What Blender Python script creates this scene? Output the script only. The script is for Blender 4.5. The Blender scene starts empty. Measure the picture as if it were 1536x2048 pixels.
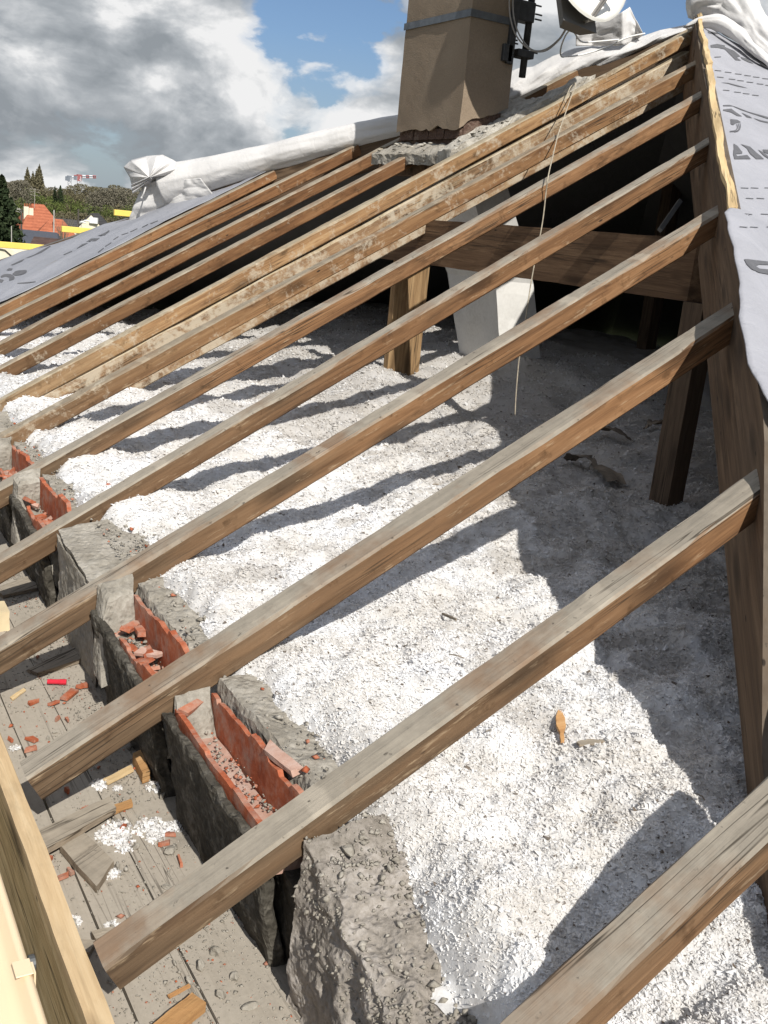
import bpy, bmesh, math, random
import numpy as np
from mathutils import Vector, Matrix, noise as mnoise

random.seed(7); rng = np.random.default_rng(11)
sc = bpy.context.scene
COL = sc.collection

# ------------------------------------------------------------------ camera
CAM = np.array([0.0717, -1.4987, 1.5164])
RM = np.array([[0.8643275045183721, -0.4933313184516581, 0.09778637516439673],
               [-0.05205497057861909, -0.2811429760113651, -0.9582530496051301],
               [0.5002281928991034, 0.8231542001801495, -0.2686799541362842]])
FPX = 2023.68
cd = bpy.data.cameras.new("camera"); cam = bpy.data.objects.new("camera", cd); COL.objects.link(cam)
cd.sensor_fit = 'VERTICAL'; cd.sensor_height = 24.0; cd.lens = 24.0 * FPX / 2048.0
cd.clip_start = 0.02; cd.clip_end = 4000
mw = Matrix.Identity(4)
for i in range(3):
    mw[i][0] = RM[0][i]; mw[i][1] = -RM[1][i]; mw[i][2] = -RM[2][i]; mw[i][3] = CAM[i]
cam.matrix_world = mw
sc.camera = cam

# ------------------------------------------------------------------ sun, sky, exposure
SUN_DIR = np.array([0.155, 1.08, -1.0]); SUN_DIR /= np.linalg.norm(SUN_DIR)
SUN_STRENGTH = 4.8
SKY_STRENGTH = 0.060
CLOUD_D, CLOUD_M, CLOUD_L, CLOUD_H, CLOUD_V = (4.2, 4.6, 5.0), (5.9, 6.3, 6.7), (8.3, 8.6, 8.9), (12.6, 12.6, 12.6), (4.6, 5.4, 6.3)
sl = bpy.data.lights.new("sun", 'SUN'); sl.energy = SUN_STRENGTH; sl.angle = math.radians(0.53); sl.color = (1.0, 0.965, 0.905)
so = bpy.data.objects.new("sun", sl); COL.objects.link(so); so.location = (0, -6, 12)
so.rotation_euler = Vector(SUN_DIR).to_track_quat('-Z', 'Y').to_euler()
sc.view_settings.view_transform = 'Standard'; sc.view_settings.look = 'None'
sc.view_settings.exposure = 0.22; sc.view_settings.gamma = 1.0
try: sc.view_settings.use_curve_mapping = False
except Exception: pass

class NT:
    """small node-tree writer"""
    def __init__(s, nt): s.nt = nt; s.n = nt.nodes; s.l = nt.links; s.n.clear()
    def add(s, typ, **kw):
        nd = s.n.new(typ)
        for k, v in kw.items():
            if k == 'inp':
                for kk, vv in v.items():
                    sock = nd.inputs[kk]
                    if isinstance(vv, bpy.types.NodeSocket): s.l.new(vv, sock)
                    else: sock.default_value = vv
            else: setattr(nd, k, v)
        return nd
    def math(s, op, a, b=0.0, c=None, clamp=False):
        nd = s.add('ShaderNodeMath', operation=op, use_clamp=clamp)
        for i, v in enumerate([a, b] + ([c] if c is not None else [])):
            if isinstance(v, bpy.types.NodeSocket): s.l.new(v, nd.inputs[i])
            else: nd.inputs[i].default_value = v
        return nd.outputs[0]
    def vmath(s, op, a, b=None, scale=None):
        nd = s.add('ShaderNodeVectorMath', operation=op)
        for i, v in enumerate([a, b]):
            if v is None: continue
            if isinstance(v, bpy.types.NodeSocket): s.l.new(v, nd.inputs[i])
            else: nd.inputs[i].default_value = v
        if scale is not None: nd.inputs['Scale'].default_value = scale
        return nd.outputs[0]
    def noise(s, vec, scale, detail=4.0, rough=0.55, dist=0.0):
        nd = s.add('ShaderNodeTexNoise', inp={'Scale': scale, 'Detail': detail, 'Roughness': rough, 'Distortion': dist})
        if vec is not None: s.l.new(vec, nd.inputs['Vector'])
        return nd.outputs[0]
    def ramp(s, fac, stops, interp='LINEAR'):
        nd = s.add('ShaderNodeValToRGB'); cr = nd.color_ramp; cr.interpolation = interp
        while len(cr.elements) < len(stops): cr.elements.new(0.5)
        for e, (p, c) in zip(cr.elements, stops):
            e.position = p; e.color = (c, c, c, 1) if not hasattr(c, '__len__') else (*c[:3], 1)
        s.l.new(fac, nd.inputs[0]); return nd.outputs[0]
    def mix(s, fac, a, b, blend='MIX'):
        nd = s.add('ShaderNodeMix', data_type='RGBA', blend_type=blend)
        for sock, v in ((nd.inputs[0], fac), (nd.inputs[6], a), (nd.inputs[7], b)):
            if isinstance(v, bpy.types.NodeSocket): s.l.new(v, sock)
            else: sock.default_value = v if not hasattr(v, '__len__') else (*v[:3], 1)
        return nd.outputs[2]
    def bump(s, h, strength=0.4, dist=0.01, normal=None):
        nd = s.add('ShaderNodeBump', inp={'Strength': strength, 'Distance': dist}); s.l.new(h, nd.inputs['Height'])
        if normal is not None: s.l.new(normal, nd.inputs['Normal'])
        return nd.outputs[0]
    def out(s, col, rough=0.85, normal=None, spec=0.25, metallic=0.0, sheen=None):
        b = s.add('ShaderNodeBsdfPrincipled')
        for k, v in (('Base Color', col), ('Roughness', rough), ('Specular IOR Level', spec), ('Metallic', metallic)):
            if isinstance(v, bpy.types.NodeSocket): s.l.new(v, b.inputs[k])
            else: b.inputs[k].default_value = v if not hasattr(v, '__len__') else (*v[:3], 1)
        if normal is not None: s.l.new(normal, b.inputs['Normal'])
        o = s.add('ShaderNodeOutputMaterial'); s.l.new(b.outputs[0], o.inputs[0]); return b

def new_mat(name):
    m = bpy.data.materials.new(name); m.use_nodes = True
    return m, NT(m.node_tree)

world = bpy.data.worlds.new("World"); sc.world = world; world.use_nodes = True
w = NT(world.node_tree)
sky = w.add('ShaderNodeTexSky'); sky.sky_type = 'NISHITA'; sky.sun_disc = False
sky.sun_elevation = math.asin(-SUN_DIR[2]); sky.sun_rotation = math.atan2(-SUN_DIR[0], -SUN_DIR[1])
sky.air_density = 1.0; sky.dust_density = 0.6; sky.ozone_density = 1.6
tc = w.add('ShaderNodeTexCoord'); gen = w.vmath('NORMALIZE', tc.outputs['Generated'])
sep = w.add('ShaderNodeSeparateXYZ', inp={0: gen})
# cumulus field: puffs a few degrees across, flattened towards the horizon
cv = w.vmath('MULTIPLY', gen, (1.0, 1.0, 1.75))
warpn = w.add('ShaderNodeTexNoise', inp={'Scale': 6.0, 'Detail': 2.0, 'Vector': cv})
cv = w.vmath('ADD', cv, w.vmath('SCALE', w.vmath('SUBTRACT', warpn.outputs['Color'], (0.5, 0.5, 0.5)), None, 0.07))
cvo = w.vmath('ADD', cv, (0.37, 2.21, 0.1))
def field(v):
    lo = w.noise(v, 5.5, 1.0, 0.5); hi = w.noise(v, 14.0, 10.0, 0.55)
    return w.math('ADD', w.math('MULTIPLY', lo, 0.46), w.math('MULTIPLY', hi, 0.64))
def hole(d, width, amt):          # a gap in the cloud cover around a direction
    dt = w.vmath('DOT_PRODUCT', gen, tuple(d)); nd_ = w.n[-1]
    dt = nd_.outputs['Value']
    return w.ramp(dt, [(math.cos(width), 0.0), (math.cos(width * 0.2), amt)])
def pixdir(x, y):
    d = RM.T @ np.array([(x - 768) / FPX, (y - 1024) / FPX, 1.0]); return d / np.linalg.norm(d)
f0 = field(cvo)
holes = w.math('ADD', hole(pixdir(690, 30), 0.075, 0.12), w.math('ADD', hole(pixdir(1290, 20), 0.13, 0.14), w.math('ADD', hole(pixdir(622, 150), 0.040, 0.24), hole(pixdir(600, 60), 0.05, 0.05))))
banks = w.math('ADD', w.math('ADD', hole(pixdir(150, 170), 0.30, 0.12), hole(pixdir(90, 40), 0.09, 0.09)), w.math('ADD', hole(pixdir(450, 60), 0.12, 0.09), w.math('ADD', hole(pixdir(735, 150), 0.055, 0.26), w.math('ADD', hole(pixdir(1085, 125), 0.05, 0.22), hole(pixdir(1500, 50), 0.05, 0.2)))))
dens = w.math('ADD', w.math('SUBTRACT', f0, holes), banks)
cover = w.ramp(dens, [(0.50, 0.0), (0.56, 0.75), (0.63, 1.0)], 'EASE')
f1 = field(w.vmath('ADD', cvo, (0.010, -0.025, 0.075)))      # density a little higher up, towards the sun
lit = w.math('MULTIPLY', w.math('SUBTRACT', f0, f1), 4.4)
thick = w.ramp(dens, [(0.54, 0.72), (0.80, 0.26)])
lum = w.math('ADD', thick, lit, clamp=True)
ccol = w.ramp(lum, [(0.0, CLOUD_D), (0.35, CLOUD_M), (0.65, CLOUD_L), (1.0, CLOUD_H)])
veil = w.ramp(sep.outputs[2], [(0.0, 0.8), (0.06, 0.5), (0.16, 0.06)])
base = w.mix(veil, w.vmath('MULTIPLY', sky.outputs[0], (0.95, 1.09, 1.30)), CLOUD_V)
wc = w.mix(cover, base, ccol)
bg = w.add('ShaderNodeBackground', inp={'Color': wc, 'Strength': SKY_STRENGTH})
wo = w.add('ShaderNodeOutputWorld'); w.l.new(bg.outputs[0], wo.inputs[0])

# ------------------------------------------------------------------ helpers
TH = math.radians(29.4255)
TT = math.tan(TH)
NR = np.array([-math.sin(TH), 0, math.cos(TH)])            # normal of the open roof slope
PEAK = np.array([5.208, 3.735, 2.938])
HIP_D = np.array([1.961, -0.019, 1.106]) - PEAK             # right hip, towards the near corner
HIP_L = np.array([HIP_D[0], -HIP_D[1], HIP_D[2]])           # left hip, mirrored
NRIGHT = np.cross(HIP_D, [1.0, 0, 0]); NRIGHT /= np.linalg.norm(NRIGHT)
if NRIGHT[2] < 0: NRIGHT = -NRIGHT

def ray(x, y):                                              # sight line through a point of the picture
    return RM.T @ np.array([(x - 768) / FPX, (y - 1024) / FPX, 1.0])
def onplane(x, y, n, d):
    n = np.asarray(n, float); r = ray(x, y); return CAM + r * ((d - n @ CAM) / (n @ r))
def atz(x, y, z): return onplane(x, y, (0, 0, 1), z)
def aty(x, y, Y): return onplane(x, y, (0, 1, 0), Y)
def atx(x, y, X): return onplane(x, y, (1, 0, 0), X)
def roofpt(x, y, off=0.0): return onplane(x, y, NR, off)
def rightpt(x, y, off=0.0): return onplane(x, y, NRIGHT, NRIGHT @ PEAK + off)
HIPN = np.cross(HIP_L, [0, 0, 1.0]); HIPN /= np.linalg.norm(HIPN)
def lhippt(x, y, off=0.0): return onplane(x, y, HIPN, HIPN @ PEAK + off)

def _h(ix, iy, iz, seed):
    h = (ix.astype(np.int64) * 374761393 + iy.astype(np.int64) * 668265263 + iz.astype(np.int64) * 2147483647 + seed * 974711) & 0x7fffffff
    h = ((h ^ (h >> 13)) * 1274126177) & 0x7fffffff
    h = h ^ (h >> 16)
    return (h & 0xffff) / 65535.0
def vn(P, scale, seed=0, lin=False):                                   # value noise, -1..1
    P = np.asarray(P, float) * scale; i = np.floor(P).astype(np.int64); f = P - i; f = f if lin else f * f * (3 - 2 * f)
    r = 0
    for dx in (0, 1):
        for dy in (0, 1):
            for dz in (0, 1):
                wgt = (f[..., 0] if dx else 1 - f[..., 0]) * (f[..., 1] if dy else 1 - f[..., 1]) * (f[..., 2] if dz else 1 - f[..., 2])
                r = r + wgt * _h(i[..., 0] + dx, i[..., 1] + dy, i[..., 2] + dz, seed)
    return r * 2 - 1
def fbm(P, scale, octs=4, seed=0, gain=0.5):
    a = 1.0; r = 0; t = 0
    for o in range(octs):
        r = r + a * vn(P, scale * 2 ** o, seed + o * 17); t += a; a *= gain
    return r / t
def crumple(P, scale, seed=0, octs=3):                        # faceted, sharply creased relief like a crushed sheet
    r = 0; a = 1.0; t = 0
    P = np.asarray(P, float)
    for o in range(octs):
        k = scale * 2.1 ** o; Q = P + .18 / k * np.stack([vn(P, k * .7, seed + 40 + o), vn(P, k * .7, seed + 50 + o), vn(P, k * .7, seed + 60 + o)], -1)
        r = r + a * (np.abs(vn(Q, k, seed + o * 13, True)) * 1.5 - .55 + .6 * vn(Q, k * .8, seed + 5 + o * 11, True)); t += a; a *= .52
    return r / t
def worley(x, y, cell, seed=0):                             # distance to the nearest jittered point, in cells
    gx = x / cell; gy = y / cell; ix = np.floor(gx).astype(np.int64); iy = np.floor(gy).astype(np.int64)
    best = np.full(x.shape, 9.0); bid = np.zeros(x.shape); z = np.zeros_like(ix)
    for dx in (-1, 0, 1):
        for dy in (-1, 0, 1):
            cx = ix + dx; cy = iy + dy
            d = np.hypot(cx + _h(cx, cy, z, seed) - gx, cy + _h(cx, cy, z, seed + 5) - gy)
            m = d < best; best = np.where(m, d, best); bid = np.where(m, _h(cx, cy, z, seed + 9), bid)
    return best, bid

def mk(name, V, F, mat, parent=None, smooth=False, mats=None, mi=None, loc=None):
    V = np.asarray(V, np.float32); me = bpy.data.meshes.new(name)
    if isinstance(F, np.ndarray):
        k = F.shape[1]; me.vertices.add(len(V)); me.vertices.foreach_set('co', V.ravel())
        me.loops.add(F.size); me.loops.foreach_set('vertex_index', F.astype(np.int32).ravel())
        me.polygons.add(len(F)); me.polygons.foreach_set('loop_start', np.arange(0, F.size, k, dtype=np.int32))
        try: me.polygons.foreach_set('loop_total', np.full(len(F), k, np.int32))
        except Exception: pass
        me.update(calc_edges=True)
    else:
        me.from_pydata([tuple(map(float, v)) for v in V], [], [tuple(f) for f in F]); me.update()
    me.validate()
    for m in (mats or [mat]): me.materials.append(m)
    if mi is not None: me.polygons.foreach_set('material_index', np.asarray(mi, np.int32))
    if smooth: me.polygons.foreach_set('use_smooth', np.ones(len(me.polygons), bool))
    o = bpy.data.objects.new(name, me); COL.objects.link(o)
    if parent is not None: o.parent = parent
    if loc is not None: o.location = loc
    return o
def empty(name, loc=(0, 0, 0)):
    o = bpy.data.objects.new(name, None); COL.objects.link(o); o.location = tuple(float(v) for v in loc); o.empty_display_size = 0.1
    return o
def tag(o, label=None, cat=None, group=None, kind=None):
    if label: o['label'] = label
    if cat: o['category'] = cat
    if group: o['group'] = group
    if kind: o['kind'] = kind
    return o
def rebase(o, loc):
    """move a mesh object's origin to loc without moving the mesh (parent at identity)"""
    loc = Vector([float(v) for v in loc])
    o.data.transform(Matrix.Translation(-loc)); o.location = loc
def child_at(o, parent):
    o.parent = parent; o.matrix_parent_inverse = Matrix.Translation(-parent.location); return o

def grid_faces(nu, nv, closed_u=False, flip=False):
    F = []
    iu = np.arange(nu if closed_u else nu - 1); iv = np.arange(nv - 1)
    a, b = np.meshgrid(iu, iv, indexing='ij'); a = a.ravel(); b = b.ravel(); a2 = (a + 1) % nu
    F = np.stack([a * nv + b, a2 * nv + b, a2 * nv + b + 1, a * nv + b + 1], 1)
    return F[:, ::-1].copy() if flip else F

def hexa_mesh(c, n=(8, 8, 8), amp=0.01, scale=12.0, seed=0, edge=0.0):
    """a box with 8 given corners (x fastest: 000,100,010,110,001,101,011,111), subdivided and roughened"""
    c = np.asarray(c, float)
    bm = bmesh.new(); nx, ny, nz = n; idx = {}
    V = []
    def vid(i, j, k):
        if (i, j, k) not in idx:
            u, v, w_ = i / nx, j / ny, k / nz
            p = 0
            for q in range(8):
                a = (u if q & 1 else 1 - u) * (v if q & 2 else 1 - v) * (w_ if q & 4 else 1 - w_); p = p + a * c[q]
            idx[(i, j, k)] = len(V); V.append(p)
        return idx[(i, j, k)]
    F = []
    for i in range(nx):
        for j in range(ny):
            F.append((vid(i, j, 0), vid(i, j + 1, 0), vid(i + 1, j + 1, 0), vid(i + 1, j, 0)))
            F.append((vid(i, j, nz), vid(i + 1, j, nz), vid(i + 1, j + 1, nz), vid(i, j + 1, nz)))
    for i in range(nx):
        for k in range(nz):
            F.append((vid(i, 0, k), vid(i + 1, 0, k), vid(i + 1, 0, k + 1), vid(i, 0, k + 1)))
            F.append((vid(i, ny, k), vid(i, ny, k + 1), vid(i + 1, ny, k + 1), vid(i + 1, ny, k)))
    for j in range(ny):
        for k in range(nz):
            F.append((vid(0, j, k), vid(0, j, k + 1), vid(0, j + 1, k + 1), vid(0, j + 1, k)))
            F.append((vid(nx, j, k), vid(nx, j + 1, k), vid(nx, j + 1, k + 1), vid(nx, j, k + 1)))
    bm.free()
    V = np.array(V); cen = c.mean(0)
    d = np.stack([fbm(V + 31.7 * a, scale, 6, seed + a * 7, 0.60) for a in range(3)], 1) * amp
    if edge:
        keys = np.array(list(idx.keys()), float)
        bd = ((keys[:, 0] == 0) | (keys[:, 0] == nx)).astype(int) + ((keys[:, 1] == 0) | (keys[:, 1] == ny)) + ((keys[:, 2] == 0) | (keys[:, 2] == nz))
        dirn = cen - V; dirn /= np.linalg.norm(dirn, axis=1, keepdims=True) + 1e-9
        d = d + dirn * np.where(bd >= 2, edge, 0)[:, None]
    return V + d, F
def boxc(x0, x1, y0, y1, z0, z1):
    return [(x, y, z) for z in (z0, z1) for y in (y0, y1) for x in (x0, x1)]
def box(name, x0, x1, y0, y1, z0, z1, mat, parent=None, bev=0.0, n=None, amp=0.0, scale=10, seed=0):
    V, F = hexa_mesh(boxc(x0, x1, y0, y1, z0, z1), n or (1, 1, 1), amp, scale, seed)
    o = mk(name, V, F, mat, parent)
    if bev: bevel(o, bev)
    return o
def bevel(o, w_, seg=1):
    bm = bmesh.new(); bm.from_mesh(o.data)
    bmesh.ops.bevel(bm, geom=bm.edges[:], offset=w_, segments=seg, affect='EDGES', clamp_overlap=True)
    bm.to_mesh(o.data); bm.free()

def tube(pts, r, n=8, cap=True):
    P = np.asarray(pts, float); m = len(P); R_ = np.broadcast_to(np.asarray(r, float), (m,))
    T = np.gradient(P, axis=0); T /= np.linalg.norm(T, axis=1, keepdims=True) + 1e-12
    up = np.array([0, 0, 1.0]); V = []
    prev = None
    for i in range(m):
        a = np.cross(T[i], up if abs(T[i][2]) < 0.95 else np.array([1.0, 0, 0])) if prev is None else prev - T[i] * (prev @ T[i])
        a /= np.linalg.norm(a) + 1e-12; prev = a; b = np.cross(T[i], a)
        for k in range(n):
            t = 2 * math.pi * k / n; V.append(P[i] + R_[i] * (math.cos(t) * a + math.sin(t) * b))
    F = []
    for i in range(m - 1):
        for k in range(n):
            F.append((i * n + k, i * n + (k + 1) % n, (i + 1) * n + (k + 1) % n, (i + 1) * n + k))
    if cap:
        F.append(tuple(range(n - 1, -1, -1))); F.append(tuple((m - 1) * n + k for k in range(n)))
    return V, F
def join(parts):
    V = []; F = []
    for v, f in parts:
        o = len(V); V += [tuple(p) for p in v]; F += [tuple(i + o for i in t) for t in f]
    return V, F
def spline(pts, k=8):
    P = np.asarray(pts, float); out = []
    Q = np.vstack([2 * P[0] - P[1], P, 2 * P[-1] - P[-2]])
    for i in range(1, len(Q) - 2):
        for j in range(k):
            t = j / k
            out.append(0.5 * ((2 * Q[i]) + (-Q[i - 1] + Q[i + 1]) * t + (2 * Q[i - 1] - 5 * Q[i] + 4 * Q[i + 1] - Q[i + 2]) * t * t + (-Q[i - 1] + 3 * Q[i] - 3 * Q[i + 1] + Q[i + 2]) * t ** 3))
    out.append(P[-1]); return np.array(out)

# ------------------------------------------------------------------ materials
def objcoord(t, jitter=True):
    c = t.add('ShaderNodeTexCoord').outputs['Object']
    if jitter:
        r = t.add('ShaderNodeObjectInfo').outputs['Random']
        c = t.vmath('ADD', c, t.vmath('SCALE', (13.1, 7.7, 9.3), None)) if False else c
        comb = t.add('ShaderNodeCombineXYZ', inp={0: t.math('MULTIPLY', r, 37.0), 1: t.math('MULTIPLY', r, 91.0), 2: t.math('MULTIPLY', r, 53.0)})
        c = t.vmath('ADD', c, comb.outputs[0])
    return c

def wood(name, dark, mid, light, grey=None, grey_amt=1.0, plaster=0.0, stain=0.6, knots=True, axis=0, rough=0.85, bumpk=0.5, var=0.35, grey_all=0.0, weather=None, dust=None):
    m, t = new_mat(name)
    c = objcoord(t)
    def st(a, b):
        s = [b, b, b]; s[axis] = a
        return t.vmath('MULTIPLY', c, tuple(s))
    warp = t.noise(st(2.0, 9.0), 1.0, 3.0)
    cw = t.vmath('ADD', st(1.6, 34.0), t.vmath('SCALE', t.add('ShaderNodeCombineXYZ', inp={0: warp, 1: warp, 2: warp}).outputs[0], None, 2.6))
    g1 = t.noise(cw, 1.0, 6.0, 0.6, 0.3)
    g2 = t.noise(st(5.0, 190.0), 1.0, 3.0, 0.6)
    g = t.math('ADD', t.math('MULTIPLY', g1, 0.75), t.math('MULTIPLY', g2, 0.25))
    col = t.ramp(g, [(0.30, dark), (0.5, mid), (0.68, light)])
    if knots:
        vo = t.add('ShaderNodeTexVoronoi', inp={'Scale': 1.0, 'Randomness': 1.0}); t.l.new(st(2.5, 9.0), vo.inputs['Vector'])
        k = t.ramp(vo.outputs['Distance'], [(0.07, 1.0), (0.18, 0.65), (0.29, 0.0)])
        col = t.mix(t.math('MULTIPLY', k, 0.75), col, tuple(v * 0.38 for v in dark))
    # blackened, damp-looking patches
    big = t.noise(st(1.1, 6.0), 1.0, 4.0, 0.65)
    s1 = t.ramp(big, [(0.52, 0.0), (0.70, 1.0)])
    fine = t.noise(st(14.0, 60.0), 1.0, 4.0, 0.7)
    sp = t.math('MULTIPLY', s1, t.ramp(fine, [(0.38, 0.0), (0.6, 1.0)]))
    col = t.mix(t.math('MULTIPLY', sp, stain), col, tuple(v * 0.30 for v in mid))
    rnd = t.add('ShaderNodeObjectInfo').outputs['Random']
    hv = t.add('ShaderNodeHueSaturation', inp={'Saturation': 0.95, 'Value': t.math('ADD', 1.0 - var / 2, t.math('MULTIPLY', rnd, var)), 'Fac': 1.0, 'Color': col})
    col = hv.outputs[0]
    if weather is not None:
        # the end that sticks out over the eave has weathered grey-brown; nail streaks and scuffs all along
        oc_ = t.add('ShaderNodeTexCoord').outputs['Object']; xx = t.add('ShaderNodeSeparateXYZ', inp={0: oc_}).outputs[0]
        wf = t.math('ADD', t.math('MULTIPLY', xx, -0.55), t.math('ADD', 1.1, t.math('MULTIPLY', t.math('SUBTRACT', big, 0.5), 1.6)), clamp=True)
        wn = t.noise(st(2.5, 40.0), 1.0, 5.0, 0.65)
        wcol = t.ramp(wn, [(0.32, tuple(v * 0.45 for v in weather)), (0.52, weather), (0.72, tuple(v * 1.55 for v in weather))])
        col = t.mix(t.math('MULTIPLY', wf, 0.85), col, wcol)
        sc1 = t.noise(st(9.0, 75.0), 1.0, 4.0, 0.7)
        col = t.mix(t.math('MULTIPLY', t.ramp(sc1, [(0.60, 0.0), (0.72, 0.55)]), 1.0), col, (0.44, 0.33, 0.21))
        low = t.noise(c, 16.0, 4.0, 0.65)
        col = t.mix(t.ramp(low, [(0.58, 0.0), (0.72, 0.65)]), col, tuple(v * 0.25 for v in mid))
    if grey is not None:
        nz = t.add('ShaderNodeSeparateXYZ', inp={0: t.add('ShaderNodeTexCoord').outputs['Normal']}).outputs[2]
        gn = t.math('ADD', nz, t.math('MULTIPLY', t.math('SUBTRACT', big, 0.5), 0.5))
        f = t.ramp(gn, [(0.35, grey_all), (0.70, grey_amt)])
        gt = t.math('ADD', t.math('MULTIPLY', t.noise(st(3.0, 60.0), 1.0, 5.0, 0.62), 0.5), t.math('MULTIPLY', t.noise(c, 26.0, 5.0, 0.7), 0.5))
        gcol = t.ramp(gt, [(0.30, tuple(v * 0.70 for v in grey)), (0.52, grey), (0.72, tuple(min(1, v * 1.22) for v in grey))])
        # bare brown wood showing through where the dust has rubbed off
        rub = t.ramp(t.noise(c, 3.2, 5.0, 0.65), [(0.50, 0.0), (0.66, 0.6)])
        gcol = t.mix(rub, gcol, tuple(v * 0.95 for v in mid))
        gb = t.noise(c, 5.0, 4.0, 0.6)
        gcol = t.mix(t.ramp(gb, [(0.45, 0.0), (0.75, 0.55)]), gcol, tuple(v * 0.62 for v in grey))
        bx_ = t.add('ShaderNodeSeparateXYZ', inp={0: t.add('ShaderNodeTexCoord').outputs['Object']}).outputs[axis]
        bw = t.math('ABSOLUTE', t.math('SUBTRACT', t.math('FRACT', t.math('MULTIPLY', t.math('ADD', bx_, t.math('MULTIPLY', big, 0.12)), 2.9)), 0.5))
        gcol = t.mix(t.math('MULTIPLY', t.ramp(bw, [(0.05, 0.5), (0.075, 0.0)]), t.ramp(t.noise(c, 2.0, 2.0), [(0.42, 0.0), (0.55, 1.0)])), gcol, tuple(min(1, v * 1.35) for v in grey))
        # dust and black specks that lie on the upper face
        sk = t.noise(c, 42.0, 3.0, 0.6)
        gcol = t.mix(t.ramp(sk, [(0.66, 0.0), (0.74, 0.8)]), gcol, (0.045, 0.038, 0.03))
        col = t.mix(f, col, gcol)
    if dust:
        dn = t.math('ADD', t.math('MULTIPLY', t.noise(c, 4.5, 6.0, 0.68), 0.65), t.math('MULTIPLY', t.noise(c, 60.0, 4.0, 0.7), 0.35))
        col = t.mix(t.ramp(dn, [(0.34, 0.35), (0.56, 0.92)]), col, t.mix(t.noise(c, 80.0, 3.0, 0.7), tuple(v * .78 for v in dust), tuple(v * 1.2 for v in dust)))
    if knots:   # nail holes
        vn_ = t.add('ShaderNodeTexVoronoi', inp={'Scale': 1.0}); t.l.new(st(4.5, 12.0), vn_.inputs['Vector'])
        col = t.mix(t.ramp(vn_.outputs['Distance'], [(0.035, 0.9), (0.06, 0.0)]), col, (0.02, 0.015, 0.012))
    # drying splits: thin dark lines along the grain
    sl_ = t.noise(st(0.9, 42.0), 1.0, 2.0, 0.5, 0.15)
    spl = t.ramp(t.math('ABSOLUTE', t.math('SUBTRACT', sl_, 0.5)), [(0.0, 1.0), (0.010, 0.7), (0.022, 0.0)])
    spm = t.ramp(t.noise(st(1.3, 5.0), 1.0, 2.0), [(0.50, 0.0), (0.60, 1.0)])
    col = t.mix(t.math('MULTIPLY', t.math('MULTIPLY', spl, spm), 0.85), col, (0.025, 0.018, 0.012))
    if plaster > 0:
        pn = t.noise(c, 7.0, 6.0, 0.7, 0.4); pn2 = t.noise(c, 45.0, 4.0, 0.7)
        pf = t.ramp(t.math('ADD', t.math('MULTIPLY', pn, 0.7), t.math('MULTIPLY', pn2, 0.3)), [(0.60 - 0.14 * plaster, 0.0), (0.70 - 0.14 * plaster, 1.0)])
        col = t.mix(t.math('MULTIPLY', pf, 0.75), col, (0.46, 0.40, 0.305))
    h = t.math('ADD', t.math('MULTIPLY', g1, 1.0), t.math('MULTIPLY', g2, 0.5))
    t.out(col, rough, t.bump(h, bumpk, 0.004), 0.2)
    return m

M = {}
M['rafter'] = wood('rafter_wood', (0.080, 0.038, 0.017), (0.195, 0.097, 0.040), (0.295, 0.160, 0.072), grey=(0.292, 0.256, 0.204), weather=(0.105, 0.074, 0.046), stain=0.9)
M['rafter_pale'] = wood('rafter_wood_splashed', (0.11, 0.052, 0.022), (0.225, 0.115, 0.046), (0.33, 0.19, 0.085), grey=(0.27, 0.225, 0.165), plaster=0.40, weather=(0.13, 0.09, 0.055), stain=0.8)
M['rafter_far'] = wood('rafter_wood_far', (0.10, 0.045, 0.018), (0.20, 0.092, 0.035), (0.30, 0.155, 0.062), grey=(0.30, 0.258, 0.195), plaster=0.12, weather=(0.13, 0.08, 0.042), stain=0.8)
M['rotten'] = wood('rotten_beam_wood', (0.12, 0.062, 0.030), (0.235, 0.14, 0.070), (0.37, 0.27, 0.155), grey=(0.40, 0.33, 0.22), plaster=1.0, stain=0.8)
M['beam'] = wood('beam_wood', (0.060, 0.038, 0.022), (0.105, 0.066, 0.038), (0.16, 0.105, 0.062), grey=(0.13, 0.105, 0.08), stain=0.5)
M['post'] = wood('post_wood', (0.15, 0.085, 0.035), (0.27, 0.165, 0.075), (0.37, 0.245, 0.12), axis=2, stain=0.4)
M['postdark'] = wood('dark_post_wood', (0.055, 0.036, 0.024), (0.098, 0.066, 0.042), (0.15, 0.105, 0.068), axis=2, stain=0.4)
M['fresh'] = wood('fresh_cut_wood', (0.42, 0.28, 0.13), (0.56, 0.40, 0.20), (0.66, 0.50, 0.28), stain=0.25, knots=True, var=0.1)
M['fascia'] = wood('fascia_wood', (0.37, 0.245, 0.125), (0.52, 0.37, 0.20), (0.62, 0.47, 0.28), axis=1, stain=0.5, var=0.1)
M['deck'] = wood('deck_wood', (0.28, 0.238, 0.185), (0.37, 0.32, 0.257), (0.44, 0.39, 0.32), axis=1, stain=0.45, var=0.2, bumpk=0.35, dust=(0.365, 0.325, 0.268))
M['oldboard'] = wood('old_board_wood', (0.17, 0.13, 0.09), (0.25, 0.20, 0.145), (0.33, 0.27, 0.20), stain=0.6, grey=(0.33, 0.285, 0.225))
M['splinter'] = wood('split_wood', (0.35, 0.17, 0.06), (0.47, 0.25, 0.09), (0.56, 0.34, 0.15), stain=0.3, knots=False)

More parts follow.
